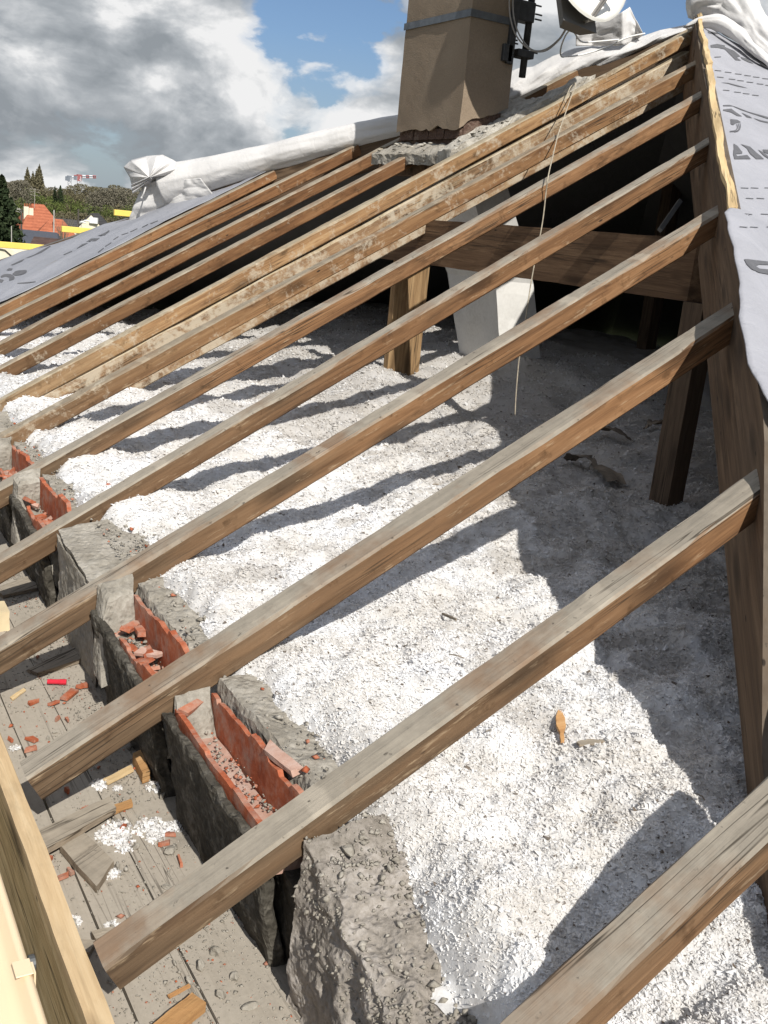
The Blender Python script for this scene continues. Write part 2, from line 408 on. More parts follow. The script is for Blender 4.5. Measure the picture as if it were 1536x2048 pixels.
def stony(name, c0, c1, c2, scale=9.0, bump=0.8, fine=60.0, red=0.0, world=True, bd=0.012, pits=True, dust=None):
    m, t = new_mat(name)
    c = objcoord(t)
    n = t.noise(c, scale, 8.0, 0.62, 0.2); f = t.noise(c, fine, 5.0, 0.65)
    col = t.ramp(t.math('ADD', t.math('MULTIPLY', n, 0.6), t.math('MULTIPLY', f, 0.4)), [(0.32, c0), (0.5, c1), (0.66, c2)])
    if dust:
        dn = t.noise(c, 13.0, 6.0, 0.7); col = t.mix(t.ramp(dn, [(0.46, 0.0), (0.66, 0.75)]), col, dust)
    if red:
        r = t.noise(c, 24.0, 4.0, 0.6); col = t.mix(t.ramp(r, [(0.62, 0.0), (0.68, red)]), col, (0.36, 0.13, 0.07))
    h = t.math('ADD', n, t.math('MULTIPLY', f, 0.7))
    if pits:
        vo = t.add('ShaderNodeTexVoronoi', inp={'Scale': fine * 0.9}); t.l.new(c, vo.inputs['Vector'])
        h = t.math('ADD', h, t.math('MULTIPLY', t.ramp(vo.outputs['Distance'], [(0.1, 0.0), (0.5, 1.0)]), 0.5))
    t.out(col, 0.92, t.bump(h, bump, bd), 0.15)
    return m
M['mortar'] = stony('old_mortar', (0.175, 0.155, 0.125), (0.285, 0.26, 0.218), (0.40, 0.37, 0.32), bump=0.6, bd=0.010)
M['mortar_dark'] = stony('shade_toned_mortar', (0.035, 0.031, 0.024), (0.066, 0.059, 0.047), (0.17, 0.156, 0.13), bump=0.55, bd=0.012, scale=14)  # shade of the outer wall faces is put into this darker mortar colour
M['lump'] = stony('pinkish_concrete', (0.25, 0.222, 0.20), (0.36, 0.325, 0.305), (0.46, 0.43, 0.41), scale=5.0, bump=0.55, bd=0.010)
M['brick'] = stony('terracotta', (0.22, 0.060, 0.030), (0.36, 0.100, 0.046), (0.44, 0.19, 0.115), scale=16.0, bump=0.35, bd=0.004, pits=False, dust=(0.36, 0.27, 0.215))
M['brick_pale'] = stony('dusty_terracotta', (0.36, 0.20, 0.145), (0.44, 0.29, 0.23), (0.48, 0.38, 0.33), scale=10.0, bump=0.35, bd=0.004, pits=False)
M['render'] = stony('brown_render', (0.198, 0.150, 0.106), (0.252, 0.195, 0.140), (0.308, 0.244, 0.178), scale=2.0, bump=0.5, fine=130.0, bd=0.003)
M['plaster'] = stony('pale_plaster', (0.50, 0.48, 0.44), (0.62, 0.605, 0.57), (0.68, 0.665, 0.63), scale=3.0, bump=0.3, fine=50.0, bd=0.004, pits=False)
M['darkbrick'] = stony('sooty_brick', (0.06, 0.040, 0.032), (0.105, 0.066, 0.050), (0.18, 0.14, 0.11), bump=0.8)

def plain(name, col, rough=0.6, metallic=0.0, spec=0.4, vary=0.12, scale=6.0, bump=0.0):
    m, t = new_mat(name); c = objcoord(t)
    n = t.noise(c, scale, 5.0, 0.6)
    cc = t.ramp(n, [(0.3, tuple(v * (1 - vary) for v in col)), (0.7, tuple(min(1, v * (1 + vary)) for v in col))])
    t.out(cc, rough, t.bump(n, bump, 0.01) if bump else None, spec, metallic); return m
M['steel'] = plain('galvanised_strap', (0.15, 0.16, 0.17), 0.55, 0.5, vary=0.25, scale=18)
M['iron'] = plain('dark_iron', (0.055, 0.055, 0.055), 0.6, 0.3, vary=0.3, scale=25)
M['dish'] = plain('dish_white', (0.74, 0.72, 0.66), 0.45)
M['dishback'] = plain('dish_bracket_grey', (0.16, 0.155, 0.15), 0.6)
M['cable'] = plain('grey_cable', (0.36, 0.34, 0.32), 0.6)
M['cablew'] = plain('white_cable', (0.78, 0.77, 0.74), 0.6)
M['string'] = plain('twine', (0.38, 0.33, 0.25), 0.9, vary=0.3, scale=60)
M['cream'] = plain('cream_gutter', (0.76, 0.60, 0.40), 0.5, vary=0.05, scale=2)
M['yellow'] = plain('yellow_paint', (0.80, 0.60, 0.13), 0.5, vary=0.08)
M['redplastic'] = plain('red_plastic', (0.55, 0.02, 0.04), 0.35)
M['kraft'] = plain('kraft_paper', (0.20, 0.165, 0.125), 0.9, vary=0.35, scale=18)
M['print'] = plain('grey_print', (0.105, 0.105, 0.112), 0.75, vary=0.15, scale=20)
M['ply'] = plain('pale_offcut', (0.60, 0.49, 0.31), 0.8)
M['zinc'] = plain('zinc_strip', (0.22, 0.22, 0.215), 0.5, 0.4)

def cloth(name, front, back, bumpk=0.35):
    m, t = new_mat(name); c = objcoord(t, False)
    n = t.noise(c, 3.0, 6.0, 0.6); f = t.noise(c, 140.0, 2.0, 0.5); mid = t.noise(c, 14.0, 5.0, 0.6, 0.6)
    cf = t.ramp(n, [(0.3, tuple(v * 0.88 for v in front)), (0.7, tuple(min(1, v * 1.08) for v in front))])
    geo = t.add('ShaderNodeNewGeometry')
    col = t.mix(geo.outputs['Backfacing'], cf, back)
    col = t.mix(t.math('MULTIPLY', t.ramp(f, [(0.55, 0.0), (0.75, 1.0)]), 0.10), col, (0.2, 0.2, 0.2))
    h = t.math('ADD', mid, t.math('MULTIPLY', f, 0.08))
    t.out(col, 0.62, t.bump(h, bumpk, 0.02), 0.3)
    return m
M['grey_sheet'] = cloth('grey_membrane', (0.335, 0.335, 0.36), (0.30, 0.30, 0.30))
M['grey_sheet_l'] = cloth('grey_membrane_far', (0.27, 0.275, 0.30), (0.20, 0.20, 0.21))
M['white_sheet'] = cloth('white_membrane', (0.60, 0.585, 0.57), (0.56, 0.545, 0.53), 0.3)
M['dark_sheet'] = cloth('dark_underside', (0.14, 0.135, 0.13), (0.05, 0.048, 0.045))  # rear slopes: darkness of the unlit attic is put into the sheet colour

# insulation
m, t = new_mat('insulation_flakes'); M['ins'] = m
c = t.add('ShaderNodeTexCoord').outputs['Object']
tint = t.add('ShaderNodeAttribute', attribute_name='tint').outputs['Fac']
a1 = t.noise(c, 2.6, 4.0, 0.6); a2 = t.noise(c, 55.0, 4.0, 0.7); a3 = t.noise(c, 9.0, 4.0, 0.65)
wht = t.ramp(t.math('ADD', t.math('MULTIPLY', a1, 0.55), t.math('MULTIPLY', a3, 0.45)), [(0.40, 0.0), (0.50, 0.45), (0.60, 1.0)])
col = t.mix(wht, (0.765, 0.738, 0.70), (0.95, 0.95, 0.955))
mott = t.noise(c, 22.0, 3.0, 0.65)
col = t.mix(t.ramp(mott, [(0.52, 0.0), (0.74, 0.36)]), col, (0.60, 0.565, 0.52))
dirt = t.noise(c, 3.4, 5.0, 0.6, 0.3)
col = t.mix(t.ramp(dirt, [(0.54, 0.0), (0.68, 0.60)]), col, (0.52, 0.485, 0.44))
sx_ = t.add('ShaderNodeSeparateXYZ', inp={0: c})
duller = t.math('ADD', t.math('MULTIPLY', sx_.outputs[0], 0.42), t.math('MULTIPLY', t.math('SUBTRACT', a1, 0.5), 1.6))   # fill turns browner and duller towards larger x
col = t.mix(t.ramp(duller, [(0.95, 0.0), (1.45, 0.55)]), col, (0.48, 0.44, 0.385))
col = t.mix(t.ramp(a2, [(0.34, 0.45), (0.48, 0.0)]), col, (0.58, 0.545, 0.50))
col = t.mix(t.ramp(tint, [(0.0, 1.0), (0.12, 0.85), (0.35, 0.0)]), col, (0.17, 0.135, 0.105))
col = t.mix(t.ramp(tint, [(0.72, 0.0), (1.0, 0.85)]), col, (0.86, 0.86, 0.86))
bs = t.out(col, 0.95, t.bump(t.math('ADD', a2, t.noise(c, 160.0, 3.0, 0.6)), 0.22, 0.005), 0.05)
tl = t.add('ShaderNodeBsdfTranslucent'); t.l.new(col, tl.inputs['Color'])
mx = t.add('ShaderNodeMixShader', inp={0: 0.34}); t.l.new(bs.outputs[0], mx.inputs[1]); t.l.new(tl.outputs[0], mx.inputs[2])
t.l.new(mx.outputs[0], [n_ for n_ in t.n if n_.type == 'OUTPUT_MATERIAL'][0].inputs[0])

# ------------------------------------------------------------------ setting: ground
m, t = new_mat('ground_grass'); M['ground'] = m
c = t.add('ShaderNodeTexCoord').outputs['Object']
n = t.noise(c, 0.05, 6.0, 0.6)
t.out(t.ramp(n, [(0.35, (0.035, 0.045, 0.018)), (0.55, (0.06, 0.07, 0.03)), (0.7, (0.10, 0.09, 0.06))]), 0.95)
GZ = -6.5
g = mk('ground', [(-2500, -2500, GZ), (2500, -2500, GZ), (2500, 2500, GZ), (-2500, 2500, GZ)], [(0, 1, 2, 3)], M['ground']); tag(g, kind='structure')

# own house body under the roof: walls + attic floor
HX0, HX1, HY0, HY1 = 0.95, 9.45, -1.25, 8.75
hw = empty('house_wall', (5.2, 3.735, GZ)); tag(hw, 'pale rendered house walls below the open roof, mostly hidden', 'house')
for nm, b in (('front_wall', (HX0, HX0 + .2, HY0, HY1)), ('back_wall', (HX1 - .2, HX1, HY0, HY1)), ('side_wall', (HX0 + .2, HX1 - .2, HY0, HY0 + .2)), ('side_wall', (HX0 + .2, HX1 - .2, HY1 - .2, HY1))):
    child_at(box(nm, *b[:2], *b[2:], GZ, -0.06 if nm == 'front_wall' else 0.42, M['plaster']), hw)
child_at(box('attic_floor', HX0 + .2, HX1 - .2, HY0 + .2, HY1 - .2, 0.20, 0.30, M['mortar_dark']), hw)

# ------------------------------------------------------------------ rafters
RAF = [[-0.6767, 0.0084, 0.0118, 0.5377, 0.0772, 0.0647], [-0.0861, -0.0081, -0.0022, 0.5044, 0.0757, 0.0658], [0.5659, -0.0011, 0.0033, 0.5082, 0.0834, 0.0747],
       [1.2106, -0.0002, -0.0012, 0.5118, 0.0734, 0.0737], [1.823, -0.0021, 0.0035, 0.5206, 0.0714, 0.0725], [2.4538, -0.0005, 0.0012, 0.5177, 0.0722, 0.0736],
       [3.0328, 0.0016, 0.008, 0.5115, 0.0755, 0.0757], [3.6312, 0.0013, 0.0018, 0.5211, 0.0739, 0.0779], [4.233, 0.0016, 0.0009, 0.5179, 0.0739, 0.0752],
       [4.7985, 0.0005, 0.0005, 0.515, 0.0741, 0.074], [5.3791, 0.0079, -0.0018, 0.5038, 0.0755, 0.0795], [5.8722, -0.0036, 0.0, 0.514, 0.0736, 0.0681],
       [6.45, 0, 0, 0.5136, 0.074, 0.074], [7.03, 0, 0, 0.5136, 0.074, 0.074], [7.6, 0, 0, 0.5136, 0.074, 0.074]]
def beam_mesh(L, wd, ht, seed, wane=0.0, step=0.05, jit=0.0021, mitre0=0.0, mitre1=0.0):
    """a sawn timber along local x: bottom at z=-ht, top z=0, y from 0 to wd; uneven, slightly waney arrises"""
    n = max(3, int(L / step)); prof = []
    r = 0.006
    base = [(0, -ht + r), (0, -r), (r, 0), (wd * .5, 0.0006), (wd - r, 0), (wd, -r), (wd, -ht + r), (wd - r, -ht), (r, -ht)]
    k = len(base); xs = np.linspace(0, L, n + 1); V = np.zeros((n + 1, k, 3))
    for i, (y, z) in enumerate(base):
        px_ = np.stack([xs, np.full(n + 1, seed * 3.1), np.full(n + 1, i * 5.7)], 1)
        slow = fbm(px_, 1.7, 3, seed) * jit * 1.6; fast = fbm(px_, 14.0, 3, seed + 3) * jit
        V[:, i, 0] = xs + mitre0 * (y) * (1 - xs / L) + mitre1 * y * (xs / L)
        V[:, i, 1] = y + (slow + fast) * (1 if y > wd / 2 else -1)
        V[:, i, 2] = z + (slow * .7 + fast)
        if wane and i in (1, 2):
            wv = np.clip(fbm(px_ * [1, 0, 0], 2.2, 4, seed + 9) - 0.05, 0, 1) * wane
            V[:, i, 1] += wv * (0.5 if i == 1 else 1.0); V[:, i, 2] -= wv * (1.0 if i == 1 else 0.25)
        if wane and i in (0, 8):
            wv = np.clip(fbm(px_ * [1, 0, 0] + 3, 1.6, 4, seed + 19) - 0.1, 0, 1) * wane
            V[:, i, 2] += wv * 0.8
    tw = fbm(np.stack([xs, np.full(n + 1, seed * 9.1), xs * 0], 1), .55, 2, seed + 77) * .045; ym, zm = wd / 2, -ht / 2
    yy, zz = V[:, :, 1] - ym, V[:, :, 2] - zm; ct, st_ = np.cos(tw)[:, None], np.sin(tw)[:, None]
    V[:, :, 1], V[:, :, 2] = ym + yy * ct - zz * st_, zm + yy * st_ + zz * ct
    VV = V.reshape(-1, 3); F = []
    for a in range(n):
        for b in range(k):
            F.append((a * k + b, (a + 1) * k + b, (a + 1) * k + (b + 1) % k, a * k + (b + 1) % k))
    F.append(tuple(range(k))); F.append(tuple(n * k + b for b in range(k - 1, -1, -1)))
    return VV, F
def place_beam(name, x0, x1, y0, z0, th, psi, wd, ht, mat, seed, wane=0.0, mitre0=0.0, mitre1=0.0):
    """timber whose top near arris runs in the roof slope from x=x0 to x=x1"""
    cx = math.cos(th) * math.cos(psi)
    P = lambda x: np.array([x, y0 + (x - 2.0) * math.tan(psi), 2.0 * TT + z0 + (x - 2.0) * math.tan(th) / math.cos(psi)])
    L = (x1 - x0) / cx
    V, F = beam_mesh(L, wd, ht, seed, wane, mitre0=mitre0, mitre1=mitre1)
    o = mk(name, V, F, mat)
    X = np.array([cx, math.cos(th) * math.sin(psi), math.sin(th)]); Z = np.array([-math.sin(th), 0, math.cos(th)]); Y = np.cross(Z, X); Y /= np.linalg.norm(Y)
    Mx = Matrix.Identity(4); p = P(x0)
    for i in range(3): Mx[i][0] = X[i]; Mx[i][1] = Y[i]; Mx[i][2] = Z[i]; Mx[i][3] = p[i]
    o.matrix_world = Mx
    return o
HSL = HIP_D[1] / HIP_D[0]
def hip_x(y): return PEAK[0] - abs(y - PEAK[1]) / HSL
RLAB = {0: 'weathered rafter nearest the camera, cutting across the bottom right corner of the picture',
        1: 'long grey topped rafter rising from the fascia board past the pinkish concrete lump',
        2: 'wide grey topped rafter between the two open brick troughs, end resting by the fascia board',
        3: 'rafter passing over the smooth concrete block and under the torn edge of the grey sheet',
        4: 'rafter in front of the wide dark purlin with bright orange knotty lower half',
        5: 'rafter with round dark knots crossing just under the hanging twine knot',
        6: 'rafter with a pinkish scar near its upper end, in front of the pale rotten beam',
        7: 'rafter splashed with pale mortar that climbs past the chimney up to the roof peak',
        8: 'shortened rafter cut off below the mortar apron of the chimney',
        9: 'third rafter from the left roll, its upper end disappearing behind the chimney base',
        10: 'second rafter from the grey sheet on the left, running under the rolled white membrane',
        11: 'leftmost bare rafter, along the edge of the printed grey sheet',
        12: 'rafter poking out from under the crumpled lower corner of the left grey sheet'}
M['rafter_lime'] = wood('rafter_wood_limed', (0.13, 0.065, 0.028), (0.26, 0.145, 0.062), (0.38, 0.24, 0.115), grey=(0.34, 0.285, 0.20), plaster=0.62, weather=(0.17, 0.12, 0.07), stain=0.8)
RMAT = {6: 'rafter_pale', 7: 'rafter_lime', 8: 'rafter_far', 9: 'rafter_far', 10: 'rafter_far', 11: 'rafter_far'}
for k, (y0, z0, psi, th, wd, ht) in enumerate(RAF):
    if k > 12: break
    if k == 7: x1 = 5.16
    elif k == 8: x1 = 3.555
    else: x1 = hip_x(y0 + (wd if y0 > PEAK[1] else 0)) - 0.005
    x0 = 0.475 if k < 12 else 1.0
    o = place_beam('rafter', x0, x1, y0, z0, th, psi, wd, ht, M[RMAT.get(k, 'rafter')], k + 1, wane=[0.012, 0.010, 0.014, 0.012, 0.02, 0.012, 0.01, 0.012, 0.01, .01, .01, .01, .01][k],
                   mitre1=(0 if k in (7, 8) else ((1 if y0 < PEAK[1] else -1) / HSL / math.cos(th) * (1 if y0 < PEAK[1] else 1))))
    tag(o, RLAB[k], 'rafter', 'parallel rafters of the uncovered roof slope')
o = place_beam('rafter', 3.96, hip_x(4.31) - .01, 4.233, .0016, TH, 0, .074, .075, M['rafter_far'], 31, mitre1=-1 / HSL)
tag(o, 'short rafter piece above the chimney, under the folded white membrane', 'rafter', 'parallel rafters of the uncovered roof slope')

# principal rafter (deep beam under the peak rafter)
o = place_beam('principal_rafter', 1.12, 5.1, 3.640, -0.094, TH, 0.0, .085, .215, M['rotten'], 41, wane=.02)
tag(o, 'deep rotten principal beam with pale splashes directly under the peak rafter', 'beam')
# trimmer below the chimney
o = mk('trimmer', *hexa_mesh(boxc(3.585, 3.66, 3.72, 4.80, 1.86, 1.985), (2, 10, 2), .004, 9, 5), M['beam']); tag(o, 'dark trimmer beam carrying the mortar apron below the chimney', 'beam')

# purlin with posts
o = mk('purlin', *hexa_mesh([(3.28, 1.56, 1.35), (3.36, 1.50, 1.35), (3.28, 4.34, 1.335), (3.36, 4.34, 1.335), (3.28, 1.56, 1.60), (3.36, 1.50, 1.60), (3.28, 4.34, 1.585), (3.36, 4.34, 1.585)], (2, 60, 4), .003, 6, 3), M['beam'])
M['beam_y'] = wood('purlin_wood', (0.075, 0.042, 0.022), (0.125, 0.072, 0.038), (0.19, 0.117, 0.064), axis=1, stain=0.5, grey=(0.14, 0.115, 0.085))
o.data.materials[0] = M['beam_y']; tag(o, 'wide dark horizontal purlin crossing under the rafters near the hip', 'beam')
p0 = atz(1348, 985, .5)
def post(label, x0, x1, y0, y1, z0, z1, mat, dx=0.0, dy=0.0):
    c = [(x0, y0, z0), (x1, y0, z0), (x0, y1, z0), (x1, y1, z0), (x0 + dx, y0 + dy, z1), (x1 + dx, y0 + dy, z1), (x0 + dx, y1 + dy, z1), (x1 + dx, y1 + dy, z1)]
    V, F = hexa_mesh(c, (2, 2, 24), .003, 8, int(x0 * 100)); o = mk('post', V, F, mat); rebase(o, ((x0 + x1) / 2, (y0 + y1) / 2, z0)); tag(o, label, 'post'); return o
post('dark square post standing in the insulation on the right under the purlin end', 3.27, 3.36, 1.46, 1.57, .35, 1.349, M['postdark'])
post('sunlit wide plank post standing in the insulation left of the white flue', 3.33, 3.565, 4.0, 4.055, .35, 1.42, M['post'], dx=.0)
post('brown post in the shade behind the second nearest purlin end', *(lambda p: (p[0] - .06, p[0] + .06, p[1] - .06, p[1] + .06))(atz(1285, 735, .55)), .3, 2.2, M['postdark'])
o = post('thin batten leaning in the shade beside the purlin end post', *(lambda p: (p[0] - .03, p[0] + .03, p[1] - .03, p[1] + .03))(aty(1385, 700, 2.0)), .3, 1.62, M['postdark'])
# zinc strip leaning inside
a, b = aty(1320, 460, 3.0), aty(1360, 402, 3.1)
V, F = tube([a, b], .018, 4); o = mk('zinc_strip', V, F, M['zinc']); rebase(o, a); tag(o, 'thin grey metal strip leaning above the purlin in the shade', 'metal strip')

# ------------------------------------------------------------------ hips
def hip_board(name, d, s0, s1, top, bot, th_, mat, label, seed, torn=0.0):
    d = np.array(d); hl = np.linalg.norm(d[:2]); side = np.array([-d[1], d[0], 0]) / hl
    n = 90; V = []; F = []
    for i in range(n + 1):
        s = s0 + (s1 - s0) * i / n; P = PEAK + d * s
        e = (fbm(np.array([[s * 3.8, seed, 0.3]]), 2.0, 5, seed)[0]) * torn
        e2 = (fbm(np.array([[s * 3.8, seed, 9.3]]), 2.5, 5, seed)[0]) * torn
        tp = top - (np.interp(s, [1.0, 1.12], [0, .30]) if d[1] < 0 else 0)
        for sd, zz in ((-.5, bot), (.5, bot), (.5, tp + e2), (-.5, tp + e)):
            V.append(P + side * (torn * 1.1 * fbm(np.array([[s * 5.0, seed, 21.0]]), 2.2, 4, seed)[0] if torn and zz > .02 else 0) + side * th_ * sd * (1 + (e * 9 if zz > 0.02 else 0)) + [0, 0, zz])
    for i in range(n):
        for b in range(4):
            F.append((i * 4 + b, (i + 1) * 4 + b, (i + 1) * 4 + (b + 1) % 4, i * 4 + (b + 1) % 4))
    F.append((0, 1, 2, 3)); F.append((n * 4 + 3, n * 4 + 2, n * 4 + 1, n * 4))
    o = mk(name, V, F, mat); bm = bmesh.new(); bm.from_mesh(o.data); bmesh.ops.recalc_face_normals(bm, faces=bm.faces[:]); bm.to_mesh(o.data); bm.free()
    # turn the mesh so that its local x runs along the hip: the grain follows it
    X = Vector(d / np.linalg.norm(d)); Y = Vector(side); Z = X.cross(Y)
    Mx = Matrix((X, Y, Z)).transposed().to_4x4(); Mx.translation = Vector(PEAK)
    o.data.transform(Mx.inverted()); o.matrix_world = Mx
    tag(o, label, 'beam'); return o
hip_board('hip_rafter', HIP_D, 0.01, 1.46, 0.078, -0.34, .045, M['beam'], 'deep brown hip beam descending along the right edge under the grey sheet', 5)
hip_board('hip_rafter', HIP_L, 0.0, 1.40, -0.02, -0.24, .07, M['beam'], 'dark hip beam descending left under the rolled white membrane', 6)
hip_board('hip_batten', HIP_D, 0.015, .30, 0.104, 0.079, .024, M['fresh'], 'upper pale torn batten standing on the right hip beside the grey sheet', 15, torn=.028)
hip_board('hip_batten', HIP_D, .305, .735, 0.104, 0.079, .028, M['fresh'], 'lower pale torn batten standing on the right hip above the sheet fold', 25, torn=.028)

# ------------------------------------------------------------------ insulation
def axis_pts(a, b, fine_a, fine_b, fs, cs):
    L = [a]; x = a
    while x < b:
        d = fs if fine_a <= x <= fine_b else min(cs, fs + 0.12 * (fine_a - x if x < fine_a else x - fine_b)); d = max(d, fs); x += d; L.append(x)
    return np.array(L)
gx = axis_pts(.90, 7.2, .90, 3.2, .0080, .07); gy = axis_pts(-1.1, 8.2, -.95, 3.0, .0085, .07)
X, Y = np.meshgrid(gx, gy, indexing='ij')
def ins_height(X, Y):
    P = np.stack([X, Y, np.zeros_like(X)], -1)
    h = 0.49 + 0.045 * fbm(P, 1.1, 3, 3) + 0.055 * fbm(P, 2.7, 3, 8) + 0.034 * fbm(P, 7.5, 3, 33)
    h = h + 0.055 * np.clip((Y - 2.6) / 1.5, 0, 1)                         # deeper towards the far bays
    h = h + 0.07 * np.exp(-(((X - 3.4) / .5) ** 2 + ((Y - 4.0) / .5) ** 2)) + .15 * np.clip((X - 3.7) / .7, 0, 1) * np.clip((Y - 3.2) / .9, 0, 1)
    h = h - .05 * np.exp(-(((X - 1.1) / .3) ** 2 + ((Y + .45) / .35) ** 2))      # level with the mortar heap
    h = h - 0.03 * np.exp(-(((X - 3.2) / .4) ** 2 + ((Y - 1.9) / .35) ** 2))
    edge = np.clip((X - .925 - 0.05 * fbm(P, 4.0, 3, 21) - .05 * np.exp(-((Y - .28) / .25) ** 4) - .05 * np.exp(-((Y - 1.5) / .22) ** 2) - .02 * np.exp(-((Y + .27) / .17) ** 4)) / .12, 0, 1)   # thins out on the wall
    return 0.34 + (h - 0.34) * (edge * (2 - edge)) ** .7, edge
H, EDGE = ins_height(X, Y)
rel = np.zeros_like(H)
for cell, amp, sd in ((.115, .030, 1), (.048, .014, 2), (.021, .0062, 3)):
    d, bid = worley(X + .01 * fbm(np.stack([X, Y, X * 0], -1), 20, 2, sd), Y + .01 * fbm(np.stack([X, Y, X * 0 + 5], -1), 20, 2, sd), cell, sd)
    rel += amp * (np.sqrt(np.clip(1 - d * d * 1.1, 0, 1)) - .5) * (0.4 + 1.0 * bid)
rel += .004 * fbm(np.stack([X, Y, X * 0], -1), 70, 2, 77)
Zs = H + rel * (.9 + .1 * EDGE)
NXg, NYg = X.shape
Vb = np.stack([X, Y, Zs], -1).reshape(-1, 3); Fb = grid_faces(NXg, NYg)
# hang a flake layer on it
NF = 520000
cand = 6500000
fx = rng.uniform(.93, 5.6, cand); fy = rng.uniform(-1.05, 7.6, cand)
dist = np.sqrt((fx - CAM[0]) ** 2 + (fy - CAM[1]) ** 2 + 1.0)
wg = np.clip(1.5 / dist, 0, 1) ** 2.6 * np.clip((fx - .90) / .08, .05, 1)
sel = rng.uniform(0, 1, cand) < wg; fx = fx[sel][:NF]; fy = fy[sel][:NF]; dist = dist[sel][:NF]; NF = len(fx)
ii = np.clip(np.searchsorted(gx, fx) - 1, 0, NXg - 2); jj = np.clip(np.searchsorted(gy, fy) - 1, 0, NYg - 2)
tx = (fx - gx[ii]) / (gx[ii + 1] - gx[ii]); ty = (fy - gy[jj]) / (gy[jj + 1] - gy[jj])
fz = (Zs[ii, jj] * (1 - tx) * (1 - ty) + Zs[ii + 1, jj] * tx * (1 - ty) + Zs[ii, jj + 1] * (1 - tx) * ty + Zs[ii + 1, jj + 1] * tx * ty)
size = rng.lognormal(math.log(.0026), .36, NF) * (0.55 + .24 * dist)
yaw = rng.uniform(0, 2 * math.pi, NF); pit = rng.normal(0, .42, NF); rol = rng.normal(0, .38, NF)
cy, sy_, cp, sp_, cr_, sr = np.cos(yaw), np.sin(yaw), np.cos(pit), np.sin(pit), np.cos(rol), np.sin(rol)
ax = np.stack([cy * cp, sy_ * cp, -sp_], 1)
ay = np.stack([cy * sp_ * sr - sy_ * cr_, sy_ * sp_ * sr + cy * cr_, cp * sr], 1)
an = np.cross(ax, ay)
cen = np.stack([fx, fy, fz + size * rng.uniform(.05, .75, NF)], 1)
asp = rng.uniform(.35, .9, NF)
q = []
for sx_, sy2, bend in ((-1, -1, .5), (1, -1, -.35), (1, 1, .45), (-1, 1, -.3)):
    q.append(cen + ax * (size * sx_ * rng.uniform(.6, 1.1, NF))[:, None] + ay * (size * asp * sy2 * rng.uniform(.6, 1.1, NF))[:, None] + an * (size * bend * rng.uniform(.2, 1.3, NF))[:, None])
Vf = np.stack(q, 1).reshape(-1, 3); Ff = np.arange(NF * 4).reshape(-1, 4)
t0 = rng.uniform(.36, .70, NF); u = rng.uniform(0, 1, NF)
pn = fbm(np.stack([fx, fy, fx * 0], 1), 2.3, 3, 55)
t0 = np.where(u < .012 + .018 * (pn > .25), rng.uniform(0, .1, NF), t0); t0 = np.where(u > .82, rng.uniform(.85, 1, NF), t0)
tb = np.full(len(Vb), .55)
o = mk('insulation', np.vstack([Vb, Vf]), np.vstack([Fb, Ff + len(Vb)]), M['ins'])
at = o.data.attributes.new('tint', 'FLOAT', 'POINT'); at.data.foreach_set('value', np.concatenate([tb, np.repeat(t0, 4)]).astype(np.float32))
sm = np.zeros(len(o.data.polygons), bool); sm[:len(Fb)] = True; o.data.polygons.foreach_set('use_smooth', sm)
tag(o, 'loose white and cream blown insulation flakes covering the attic floor', 'insulation', kind='stuff')
def ins_z(x, y):
    i = min(max(np.searchsorted(gx, x) - 1, 0), NXg - 2); j = min(max(np.searchsorted(gy, y) - 1, 0), NYg - 2); return float(Zs[i, j])

DZ = 0.10      # top of the soffit boards
# ------------------------------------------------------------------ eave: deck, wall, fascia, gutter
dk = empty('soffit_deck', (.65, 3.8, DZ - .02)); tag(dk, 'dusty grey soffit boards running along the eave between fascia and wall', 'deck')
for r_, (a, b) in enumerate(((.475, .551), (.555, .680), (.684, .90))):
    ys = [-1.8, -.35 + .5 * r_, 1.02 + .35 * r_, 3.3 - .3 * r_, 5.6, 9.2]
    for i in range(len(ys) - 1):
        V, F = hexa_mesh(boxc(a, b, ys[i] + .002, ys[i + 1] - .002, DZ - .022, DZ + rng.normal(0, .0015)), (2, 20, 1), .0022, 7, r_ * 10 + i)
        child_at(mk('plank', V, F, M['deck']), dk)

ew = empty('eave_wall', (.95, 3.7, -.05)); tag(ew, 'rough broken masonry wall top under the rafters along the eave', 'wall')
V, F = hexa_mesh([(.87, -1.3, -.05), (1.16, -1.3, -.05), (.87, 8.4, -.05), (1.16, 8.4, -.05), (.85, -1.3, .30), (1.14, -1.3, .30), (.85, 8.4, .30), (1.14, 8.4, .30)], (8, 260, 10), .025, 9, 2)
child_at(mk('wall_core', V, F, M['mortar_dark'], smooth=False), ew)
def infill(name, c, n, amp, scale, seed, mat, label=None, edge=.008):
    V, F = hexa_mesh(c, n, amp, scale, seed, edge); o = mk(name, V, F, M[mat] if isinstance(mat, str) else mat); child_at(o, ew)
    if label: o['label'] = label
    return o
# near bay: pinkish concrete lump, sloping to the right
M['heap'] = stony('weathered_mortar_heap', (0.150, 0.132, 0.108), (0.275, 0.245, 0.212), (0.43, 0.395, 0.36), scale=6.0, bump=0.7, bd=0.010, fine=80.0)
nu_, nv_ = 190, 170
U, Vv = np.meshgrid(np.linspace(-.092, -1.0, nu_), np.linspace(0, 1, nv_), indexing='ij')
Q = np.stack([U, U * 0, U * 0], -1)
zr = np.interp(U, [-1.0, -.47, -.41, -.25, -.12, -.09], [.33, .355, .37, .405, .445, .46]) + .012 * fbm(Q, 9, 3, 5)
xr = .805 + .035 * fbm(Q, 5, 3, 6); xe = np.interp(U, [-1, -.54, -.39, -.2, -.09], [1.06, 1.10, 1.16, 1.20, 1.24])
ve = .46
tf = np.clip(Vv / ve, 0, 1); tt = np.clip((Vv - ve) / (1 - ve), 0, 1)
xx_ = (.815 + (xr - .815) * tf ** 1.5) + (xe - xr) * tt; zz_ = .03 + (zr - .03) * tf + tt * .01 - .03 * tt ** 3
